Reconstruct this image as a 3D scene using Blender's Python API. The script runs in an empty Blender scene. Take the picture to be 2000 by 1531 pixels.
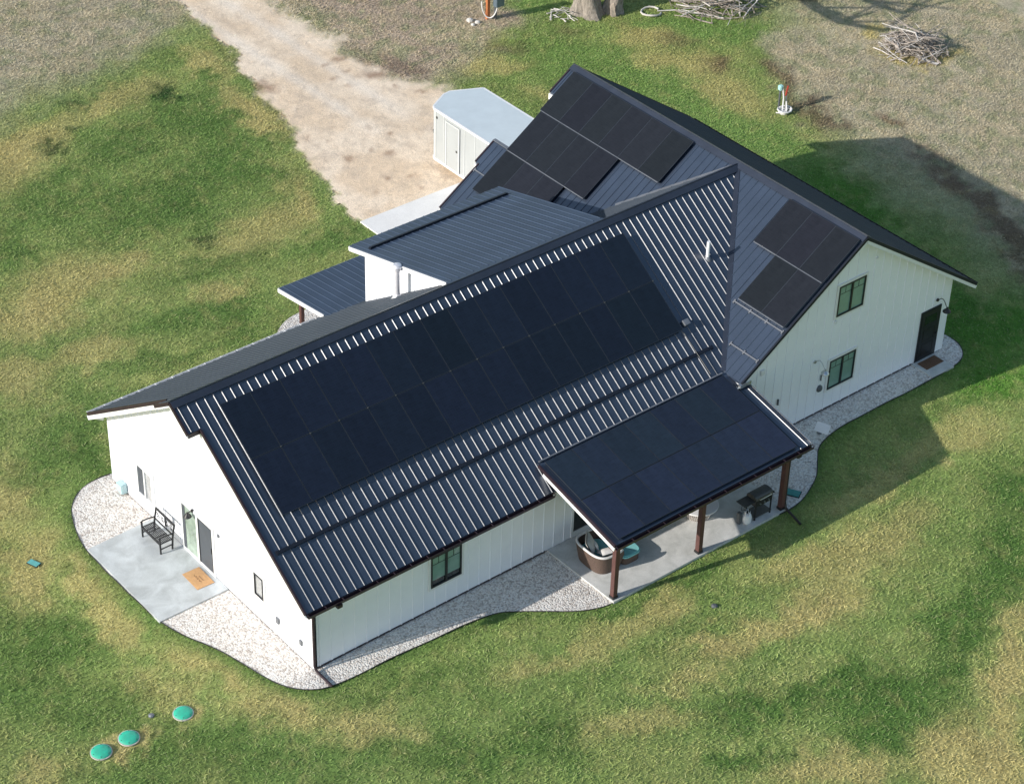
import bpy, bmesh, math, random
import numpy as np
from mathutils import Vector, Matrix
random.seed(7)
S = bpy.context.scene
COL = S.collection
V = Vector

# ---------------------------------------------------------------- helpers
def tag(o, label=None, cat=None, group=None, kind=None):
    if label: o['label'] = label
    if cat: o['category'] = cat
    if group: o['group'] = group
    if kind: o['kind'] = kind
    return o

def thing(name, loc, label, cat, group=None, rz=0.0):
    o = bpy.data.objects.new(name, None)
    o.empty_display_size = .3
    COL.objects.link(o)
    o.location = loc
    o.rotation_euler = (0, 0, rz)
    return tag(o, label, cat, group)

def wloc(o):
    l = V((0, 0, 0))
    while o is not None:
        l = l + o.location
        o = o.parent
    return l

class MB:
    """collects shapes (world coordinates) into one mesh"""
    def __init__(s):
        s.v = []; s.f = []
    def add(s, vs, fs):
        b = len(s.v)
        s.v += [tuple(x) for x in vs]
        s.f += [tuple(i + b for i in f) for f in fs]
        return s
    def hexa(s, p):                       # 8 points: bottom 4 ccw, top 4 ccw
        return s.add(p, [(3, 2, 1, 0), (4, 5, 6, 7), (0, 1, 5, 4), (1, 2, 6, 5), (2, 3, 7, 6), (3, 0, 4, 7)])
    def box(s, x0, x1, y0, y1, z0, z1):
        if x0 > x1: x0, x1 = x1, x0
        if y0 > y1: y0, y1 = y1, y0
        if z0 > z1: z0, z1 = z1, z0
        return s.hexa([(x0, y0, z0), (x1, y0, z0), (x1, y1, z0), (x0, y1, z0), (x0, y0, z1), (x1, y0, z1), (x1, y1, z1), (x0, y1, z1)])
    def bar(s, a, b, w, h, up=(0, 0, 1)):
        a = V(a); b = V(b); d = (b - a).normalized(); up = V(up)
        x = d.cross(up)
        if x.length < 1e-5: x = d.cross(V((1, 0, 0)))
        x.normalize(); y = x.cross(d).normalized()
        x *= w / 2; y *= h / 2
        return s.hexa([a - x - y, b - x - y, b + x - y, a + x - y, a - x + y, b - x + y, b + x + y, a + x + y])
    def prism(s, pts, off):               # polygon (3D points) extruded by the vector off
        n = len(pts); pts = [V(p) for p in pts]; off = V(off)
        vs = pts + [p + off for p in pts]
        fs = [tuple(reversed(range(n))), tuple(range(n, 2 * n))] + [(i, (i + 1) % n, n + (i + 1) % n, n + i) for i in range(n)]
        return s.add(vs, fs)
    def cyl(s, a, b, r0, r1=None, n=16, cap=True):
        if r1 is None: r1 = r0
        a = V(a); b = V(b); d = (b - a).normalized()
        x = d.cross(V((0, 0, 1)))
        if x.length < 1e-4: x = V((1, 0, 0))
        x.normalize(); y = d.cross(x)
        vs = []
        for c, r in ((a, r0), (b, r1)):
            for i in range(n):
                t = 2 * math.pi * i / n
                vs.append(c + x * math.cos(t) * r + y * math.sin(t) * r)
        fs = [(i, (i + 1) % n, n + (i + 1) % n, n + i) for i in range(n)]
        if cap: fs += [tuple(reversed(range(n))), tuple(range(n, 2 * n))]
        return s.add(vs, fs)
    def tube(s, pts, r, n=8, r1=None):
        pts = [V(p) for p in pts]; m = len(pts); vs = []; px = None
        for k, p in enumerate(pts):
            d = (pts[min(k + 1, m - 1)] - pts[max(k - 1, 0)]).normalized()
            if px is None:
                x = d.cross(V((0, 0, 1)))
                if x.length < .05: x = d.cross(V((1, 0, 0)))
            else:
                x = px - d * px.dot(d)
            x.normalize(); px = x; y = d.cross(x)
            rr = r if r1 is None else r + (r1 - r) * k / (m - 1)
            for i in range(n):
                t = 2 * math.pi * i / n
                vs.append(p + x * math.cos(t) * rr + y * math.sin(t) * rr)
        fs = []
        for k in range(m - 1):
            for i in range(n):
                j = (i + 1) % n
                fs.append((k * n + i, k * n + j, (k + 1) * n + j, (k + 1) * n + i))
        fs += [tuple(reversed(range(n))), tuple(range((m - 1) * n, m * n))]
        return s.add(vs, fs)
    def lathe(s, c, prof, n=24):          # prof: (r, z) pairs about the vertical through c
        c = V(c); vs = []; fs = []
        for r, z in prof:
            for i in range(n):
                t = 2 * math.pi * i / n
                vs.append(c + V((r * math.cos(t), r * math.sin(t), z)))
        for k in range(len(prof) - 1):
            for i in range(n):
                j = (i + 1) % n
                fs.append((k * n + i, k * n + j, (k + 1) * n + j, (k + 1) * n + i))
        fs += [tuple(reversed(range(n))), tuple(range((len(prof) - 1) * n, len(prof) * n))]
        return s.add(vs, fs)
    def build(s, name, mat, parent=None, bevel=0, smooth=False, fix=True):
        me = bpy.data.meshes.new(name)
        off = wloc(parent) if parent is not None else V((0, 0, 0))
        me.from_pydata([(x[0] - off.x, x[1] - off.y, x[2] - off.z) for x in s.v], [], s.f)
        if fix:
            bm = bmesh.new(); bm.from_mesh(me)
            bmesh.ops.recalc_face_normals(bm, faces=bm.faces)
            if bevel: 
                bmesh.ops.bevel(bm, geom=[e for e in bm.edges if len(e.link_faces) == 2 and e.calc_face_angle(0) > .5], offset=bevel, segments=2, affect='EDGES', clamp_overlap=True)
            bm.to_mesh(me); bm.free()
        if smooth:
            for p in me.polygons: p.use_smooth = True
            me.set_sharp_from_angle(angle=math.radians(38))
        me.materials.append(mat)
        o = bpy.data.objects.new(name, me)
        COL.objects.link(o)
        if parent is not None: o.parent = parent
        return o

# ---------------------------------------------------------------- materials
def lin(c):
    return tuple(((x / 255) / 12.92 if x / 255 <= .04045 else ((x / 255 + .055) / 1.055) ** 2.4) for x in c)
MATS = {}
def mat(name, base, rough=.6, metal=0, spec=.5, coat=0, var=0, vscale=3, bump=0, bscale=40, col2=None, coat_rough=.05, stretch=None):
    m = bpy.data.materials.new(name); m.use_nodes = True
    nt = m.node_tree; N = nt.nodes; L = nt.links
    b = N['Principled BSDF']
    b.inputs['Base Color'].default_value = (*base, 1)
    b.inputs['Roughness'].default_value = rough
    b.inputs['Metallic'].default_value = metal
    b.inputs['Specular IOR Level'].default_value = spec
    b.inputs['Coat Weight'].default_value = coat
    b.inputs['Coat Roughness'].default_value = coat_rough
    tc = N.new('ShaderNodeTexCoord')
    src = tc.outputs['Object']
    if stretch:
        mp = N.new('ShaderNodeMapping'); mp.inputs['Scale'].default_value = stretch
        L.new(src, mp.inputs['Vector']); src = mp.outputs['Vector']
    if var or col2:
        n = N.new('ShaderNodeTexNoise'); n.inputs['Scale'].default_value = vscale
        n.inputs['Detail'].default_value = 6; n.inputs['Roughness'].default_value = .65
        L.new(src, n.inputs['Vector'])
        r = N.new('ShaderNodeValToRGB')
        c2 = col2 if col2 else tuple(max(0, c * (1 - var)) for c in base)
        c1 = base if col2 else tuple(min(1, c * (1 + var * .6)) for c in base)
        r.color_ramp.elements[0].position = .35; r.color_ramp.elements[0].color = (*c2, 1)
        r.color_ramp.elements[1].position = .65; r.color_ramp.elements[1].color = (*c1, 1)
        L.new(n.outputs['Fac'], r.inputs['Fac']); L.new(r.outputs['Color'], b.inputs['Base Color'])
    if bump:
        n2 = N.new('ShaderNodeTexNoise'); n2.inputs['Scale'].default_value = bscale; n2.inputs['Detail'].default_value = 4
        L.new(src, n2.inputs['Vector'])
        bp = N.new('ShaderNodeBump'); bp.inputs['Strength'].default_value = bump; bp.inputs['Distance'].default_value = .02
        L.new(n2.outputs['Fac'], bp.inputs['Height']); L.new(bp.outputs['Normal'], b.inputs['Normal'])
    MATS[name] = m
    return m

mat('roof_metal_low', (.048, .070, .112), .40, spec=.3, var=.12, vscale=.9)  # same sheet metal; bluer base puts the sky's reflection into the colour
mat('roof_metal_back', (.060, .073, .092), .62, spec=.12, var=.08, vscale=.9)  # same sheet metal; the back slopes' flat light is put into the base colour
mat('siding', (.93, .94, .985), .5, var=.03, vscale=1.3)
mat('white_trim', (.82, .82, .82), .45, var=.03, vscale=4)
mat('roof_metal', (.034, .048, .076), .31, metal=0, spec=.85, coat=.7, coat_rough=.31, var=.15, vscale=.9, bump=.08, bscale=9)
mat('roof_flash', (.034, .042, .062), .36, spec=.5, var=.15, vscale=2)
mat('rail_dark', (.015, .019, .03), .5, spec=.3, var=.15, vscale=2)
mat('rail_grey', (.22, .23, .25), .45, metal=.3, var=.15)
mat('brown_trim', (.034, .020, .026), .42, var=.2, vscale=5)
mat('post_wood', (.115, .052, .046), .6, var=.3, vscale=6, stretch=(6, 6, .6), bump=.3, bscale=30)
mat('dark_frame', (.02, .022, .028), .4, var=.2)
mat('blind_reflect', (.21, .36, .31), .35, coat=1.0, var=.12, vscale=2.5, coat_rough=.03)  # blinds, with the teal-green reflection on the glass mixed into their colour
mat('glass_dark', (.015, .02, .02), .08, spec=.8, coat=.8, var=.3, vscale=3)
mat('glass_door', (.32, .40, .33), .12, coat=1.0, var=.35, vscale=1.7)
mat('glass_reflect', (.42, .43, .44), .12, coat=1.0, var=.25, vscale=2)  # pale grey base paints the white reflection on the panes
mat('screen', (.075, .085, .10), .6, var=.12, vscale=1.2)
mat('galv_pale', (.70, .70, .74), .4, metal=.25, var=.1, vscale=8)
mat('galv', (.55, .57, .58), .32, metal=.85, var=.12, vscale=8)
mat('pvc', (.85, .85, .86), .4, var=.04)
mat('rubber', (.02, .02, .02), .7, var=.2)
mat('black_metal', (.022, .022, .024), .45, spec=.5, var=.25, vscale=12)
mat('grey_metal', (.10, .10, .095), .5, metal=.3, var=.2, vscale=10)
mat('wicker', (.135, .088, .068), .7, var=.4, vscale=24, bump=.8, bscale=70, stretch=(1, 1, 2.2))
mat('wicker_grey', (.33, .29, .26), .7, var=.45, vscale=30, bump=.9, bscale=60, stretch=(1, 1, .5))
mat('cushion_teal', (.22, .55, .56), .85, var=.08, vscale=7, bump=.25, bscale=25)
mat('cushion_grey', (.55, .54, .52), .9, var=.12, vscale=5, bump=.35, bscale=14)
mat('cushion_white', (.74, .72, .70), .9, var=.06, vscale=8, bump=.3, bscale=14)
mat('table_white', (.78, .76, .76), .35, var=.04)
mat('doormat_tan', (.62, .36, .17), .95, var=.1, vscale=9, bump=.5, bscale=160)
mat('doormat_ink', (.20, .11, .06), .95, var=.3, vscale=20)
mat('doormat_brown', (.16, .085, .05), .95, var=.25, vscale=15, bump=.6, bscale=160)
mat('lid_green', (.03, .56, .36), .6, vscale=5, col2=(.05, .42, .28))
mat('lid_teal', (.13, .42, .40), .6, var=.12, vscale=7)
mat('lid_dark_teal', (.05, .27, .25), .6, var=.12, vscale=7)
mat('trailer_skin', (.40, .42, .425), .42, spec=.5, var=.05, vscale=1.2)
mat('trailer_roof', (.62, .69, .72), .45, var=.05, vscale=1.5)
mat('trailer_edge', (.52, .54, .54), .42, var=.04)
mat('trailer_trim', (.84, .84, .84), .4, var=.04)
mat('bark', (.30, .26, .22), .9, var=.45, vscale=5, bump=1, bscale=12, stretch=(2.5, 2.5, .6))
mat('bare_wood', (.46, .38, .31), .85, var=.25, vscale=8)
mat('stick', (.42, .36, .31), .85, var=.45, vscale=6)
mat('stick_pale', (.62, .58, .54), .85, var=.2, vscale=6)
mat('post_orange', (.50, .17, .06), .7, var=.25, vscale=5, stretch=(4, 4, 1))
mat('box_grey', (.16, .22, .27), .45, metal=.4, var=.1)
mat('teal_paint', (.42, .72, .68), .5, var=.1)
mat('red_paint', (.50, .07, .05), .5, var=.2)
mat('pipe_dark', (.10, .11, .12), .6, var=.2)
mat('hose_white', (.80, .78, .76), .5, var=.05)
mat('rock', (.66, .63, .58), .9, var=.15, vscale=7, bump=.5, bscale=10)
mat('edging', (.03, .028, .03), .8, var=.2)
mat('pale_blue', (.42, .58, .60), .5, var=.1)

def grid_panel_mat(name, c1, c2, rough):
    """solar glass: dark cells with faint cell lines, slightly different from panel to panel"""
    m = bpy.data.materials.new(name); m.use_nodes = True
    nt = m.node_tree; N = nt.nodes; L = nt.links; b = N['Principled BSDF']
    tc = N.new('ShaderNodeTexCoord'); br = N.new('ShaderNodeTexBrick')
    br.offset = 0; br.inputs['Scale'].default_value = 1.0
    br.inputs['Brick Width'].default_value = .165; br.inputs['Row Height'].default_value = .083
    br.inputs['Mortar Size'].default_value = .003
    br.inputs['Color1'].default_value = (*c1, 1); br.inputs['Color2'].default_value = (*[x * .8 for x in c1], 1)
    br.inputs['Mortar'].default_value = (*c2, 1)
    L.new(tc.outputs['Object'], br.inputs['Vector'])
    oi = N.new('ShaderNodeObjectInfo')
    mr = N.new('ShaderNodeMapRange'); mr.inputs['To Min'].default_value = .86; mr.inputs['To Max'].default_value = 1.14
    L.new(oi.outputs['Random'], mr.inputs['Value'])
    nz = N.new('ShaderNodeTexNoise'); nz.inputs['Scale'].default_value = 2.2; nz.inputs['Detail'].default_value = 5
    L.new(tc.outputs['Object'], nz.inputs['Vector'])
    mr2 = N.new('ShaderNodeMapRange'); mr2.inputs['To Min'].default_value = .75; mr2.inputs['To Max'].default_value = 1.3
    L.new(nz.outputs['Fac'], mr2.inputs['Value'])
    mu = N.new('ShaderNodeMath'); mu.operation = 'MULTIPLY'
    L.new(mr.outputs[0], mu.inputs[0]); L.new(mr2.outputs[0], mu.inputs[1])
    vm = N.new('ShaderNodeVectorMath'); vm.operation = 'SCALE'
    L.new(br.outputs['Color'], vm.inputs[0]); L.new(mu.outputs[0], vm.inputs['Scale'])
    wn = N.new('ShaderNodeTexWhiteNoise'); wn.noise_dimensions = '1D'; L.new(oi.outputs['Random'], wn.inputs['W'])
    hm = N.new('ShaderNodeMix'); hm.data_type = 'RGBA'; hm.blend_type = 'MULTIPLY'; hm.inputs['B'].default_value = (.86, 1.0, .80, 1)
    L.new(wn.outputs['Value'], hm.inputs['Factor']); L.new(vm.outputs['Vector'], hm.inputs['A'])
    L.new(hm.outputs['Result'], b.inputs['Base Color'])
    b.inputs['Roughness'].default_value = rough
    b.inputs['Specular IOR Level'].default_value = .35
    return m
M_PAN = grid_panel_mat('solar_cells', (.013, .018, .034), (.018, .024, .042), .28)
M_PANB = grid_panel_mat('solar_cells_brown', (.016, .0165, .023), (.021, .0215, .029), .32)
M_PANP = grid_panel_mat('solar_cells_blue', (.020, .027, .050), (.027, .034, .058), .30)
mat('panel_frame', (.028, .034, .044), .4, var=.1)

def gravel_mat():
    m = bpy.data.materials.new('river_gravel'); m.use_nodes = True
    nt = m.node_tree; N = nt.nodes; L = nt.links; b = N['Principled BSDF']
    tc = N.new('ShaderNodeTexCoord')
    vo = N.new('ShaderNodeTexVoronoi'); vo.inputs['Scale'].default_value = 18
    L.new(tc.outputs['Object'], vo.inputs['Vector'])
    hs = N.new('ShaderNodeSeparateColor'); L.new(vo.outputs['Color'], hs.inputs[0])
    r = N.new('ShaderNodeValToRGB')
    e = r.color_ramp.elements
    e[0].position = 0; e[0].color = (.54, .46, .40, 1); e[1].position = 1; e[1].color = (.95, .91, .85, 1)
    for p, c in ((.18, (.66, .60, .55, 1)), (.4, (.87, .79, .71, 1)), (.7, (.90, .86, .81, 1))):
        k = e.new(p); k.color = c
    L.new(hs.outputs['Red'], r.inputs['Fac'])
    d = N.new('ShaderNodeMapRange'); d.inputs['From Min'].default_value = .0; d.inputs['From Max'].default_value = .75
    d.inputs['To Min'].default_value = 1.05; d.inputs['To Max'].default_value = .72
    L.new(vo.outputs['Distance'], d.inputs['Value'])
    n = N.new('ShaderNodeTexNoise'); n.inputs['Scale'].default_value = 2.5; n.inputs['Detail'].default_value = 5
    L.new(tc.outputs['Object'], n.inputs['Vector'])
    mr = N.new('ShaderNodeMapRange'); mr.inputs['To Min'].default_value = .78; mr.inputs['To Max'].default_value = 1.2
    L.new(n.outputs['Fac'], mr.inputs['Value'])
    mu = N.new('ShaderNodeMath'); mu.operation = 'MULTIPLY'; L.new(d.outputs[0], mu.inputs[0]); L.new(mr.outputs[0], mu.inputs[1])
    vm = N.new('ShaderNodeVectorMath'); vm.operation = 'SCALE'; L.new(r.outputs['Color'], vm.inputs[0]); L.new(mu.outputs[0], vm.inputs['Scale'])
    L.new(vm.outputs['Vector'], b.inputs['Base Color']); b.inputs['Roughness'].default_value = .85
    bp = N.new('ShaderNodeBump'); bp.invert = True; bp.inputs['Strength'].default_value = .8; bp.inputs['Distance'].default_value = .03
    L.new(vo.outputs['Distance'], bp.inputs['Height']); L.new(bp.outputs['Normal'], b.inputs['Normal'])
    return m
M_GRAVEL = gravel_mat()

def concrete_mat(name, a, b_, sc=1.6, joints=None):
    m = bpy.data.materials.new(name); m.use_nodes = True
    nt = m.node_tree; N = nt.nodes; L = nt.links; b = N['Principled BSDF']
    tc = N.new('ShaderNodeTexCoord')
    n = N.new('ShaderNodeTexNoise'); n.inputs['Scale'].default_value = sc; n.inputs['Detail'].default_value = 8; n.inputs['Roughness'].default_value = .6; n.inputs['Distortion'].default_value = .6
    L.new(tc.outputs['Object'], n.inputs['Vector'])
    r = N.new('ShaderNodeValToRGB'); r.color_ramp.elements[0].position = .33; r.color_ramp.elements[1].position = .7
    r.color_ramp.elements[0].color = (*a, 1); r.color_ramp.elements[1].color = (*b_, 1)
    L.new(n.outputs['Fac'], r.inputs['Fac'])
    n2 = N.new('ShaderNodeTexNoise'); n2.inputs['Scale'].default_value = 30; n2.inputs['Detail'].default_value = 5
    L.new(tc.outputs['Object'], n2.inputs['Vector'])
    mr = N.new('ShaderNodeMapRange'); mr.inputs['To Min'].default_value = .82; mr.inputs['To Max'].default_value = 1.15
    L.new(n2.outputs['Fac'], mr.inputs['Value'])
    vm = N.new('ShaderNodeVectorMath'); vm.operation = 'SCALE'; L.new(r.outputs['Color'], vm.inputs[0]); L.new(mr.outputs[0], vm.inputs['Scale'])
    L.new(vm.outputs['Vector'], b.inputs['Base Color']); b.inputs['Roughness'].default_value = .8
    return m
M_CONC_W = concrete_mat('concrete_side', (.40, .42, .42), (.60, .63, .64), 1.5)
M_CONC_P = concrete_mat('concrete_patio', (.50, .50, .47), (.70, .69, .66), 2.2)
M_CONC_A = concrete_mat('concrete_apron', (.82, .80, .77), (.9, .88, .85), 1.0)

def ground_mat(name, attr, v0=.72, v1=1.28, bump=.35, mid=5.5, fine=22):
    m = bpy.data.materials.new(name); m.use_nodes = True
    nt = m.node_tree; N = nt.nodes; L = nt.links; b = N['Principled BSDF']
    at = N.new('ShaderNodeAttribute'); at.attribute_name = attr
    tc = N.new('ShaderNodeTexCoord')
    a = N.new('ShaderNodeTexNoise'); a.inputs['Scale'].default_value = mid; a.inputs['Detail'].default_value = 6; a.inputs['Roughness'].default_value = .7; a.inputs['Distortion'].default_value = 1.2
    L.new(tc.outputs['Object'], a.inputs['Vector'])
    mr = N.new('ShaderNodeMapRange'); mr.inputs['From Min'].default_value = .3; mr.inputs['From Max'].default_value = .7
    mr.inputs['To Min'].default_value = v0; mr.inputs['To Max'].default_value = v1
    L.new(a.outputs['Fac'], mr.inputs['Value'])
    c = N.new('ShaderNodeTexNoise'); c.inputs['Scale'].default_value = fine; c.inputs['Detail'].default_value = 3
    L.new(tc.outputs['Object'], c.inputs['Vector'])
    mr2 = N.new('ShaderNodeMapRange'); mr2.inputs['From Min'].default_value = .3; mr2.inputs['From Max'].default_value = .7
    mr2.inputs['To Min'].default_value = .8; mr2.inputs['To Max'].default_value = 1.2
    L.new(c.outputs['Fac'], mr2.inputs['Value'])
    mu = N.new('ShaderNodeMath'); mu.operation = 'MULTIPLY'; L.new(mr.outputs[0], mu.inputs[0]); L.new(mr2.outputs[0], mu.inputs[1])
    vm = N.new('ShaderNodeVectorMath'); vm.operation = 'SCALE'; L.new(at.outputs['Color'], vm.inputs[0]); L.new(mu.outputs[0], vm.inputs['Scale'])
    L.new(vm.outputs['Vector'], b.inputs['Base Color']); b.inputs['Roughness'].default_value = .95
    b.inputs['Specular IOR Level'].default_value = .15
    bp = N.new('ShaderNodeBump'); bp.inputs['Strength'].default_value = bump; bp.inputs['Distance'].default_value = .08
    L.new(a.outputs['Fac'], bp.inputs['Height']); L.new(bp.outputs['Normal'], b.inputs['Normal'])
    return m
M_GROUND = ground_mat('turf_and_soil', 'shade_map')
M_DIRT = ground_mat('driveway_dirt', 'shade_map', .86, 1.12, .35, 3.2, 26)
def blade_mat():
    m = bpy.data.materials.new('grass_blades'); m.use_nodes = True
    nt = m.node_tree; N = nt.nodes; L = nt.links; b = N['Principled BSDF']
    at = N.new('ShaderNodeAttribute'); at.attribute_name = 'shade_map'
    L.new(at.outputs['Color'], b.inputs['Base Color']); b.inputs['Roughness'].default_value = .7
    b.inputs['Specular IOR Level'].default_value = .25
    return m
M_BLADE = blade_mat()
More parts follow.
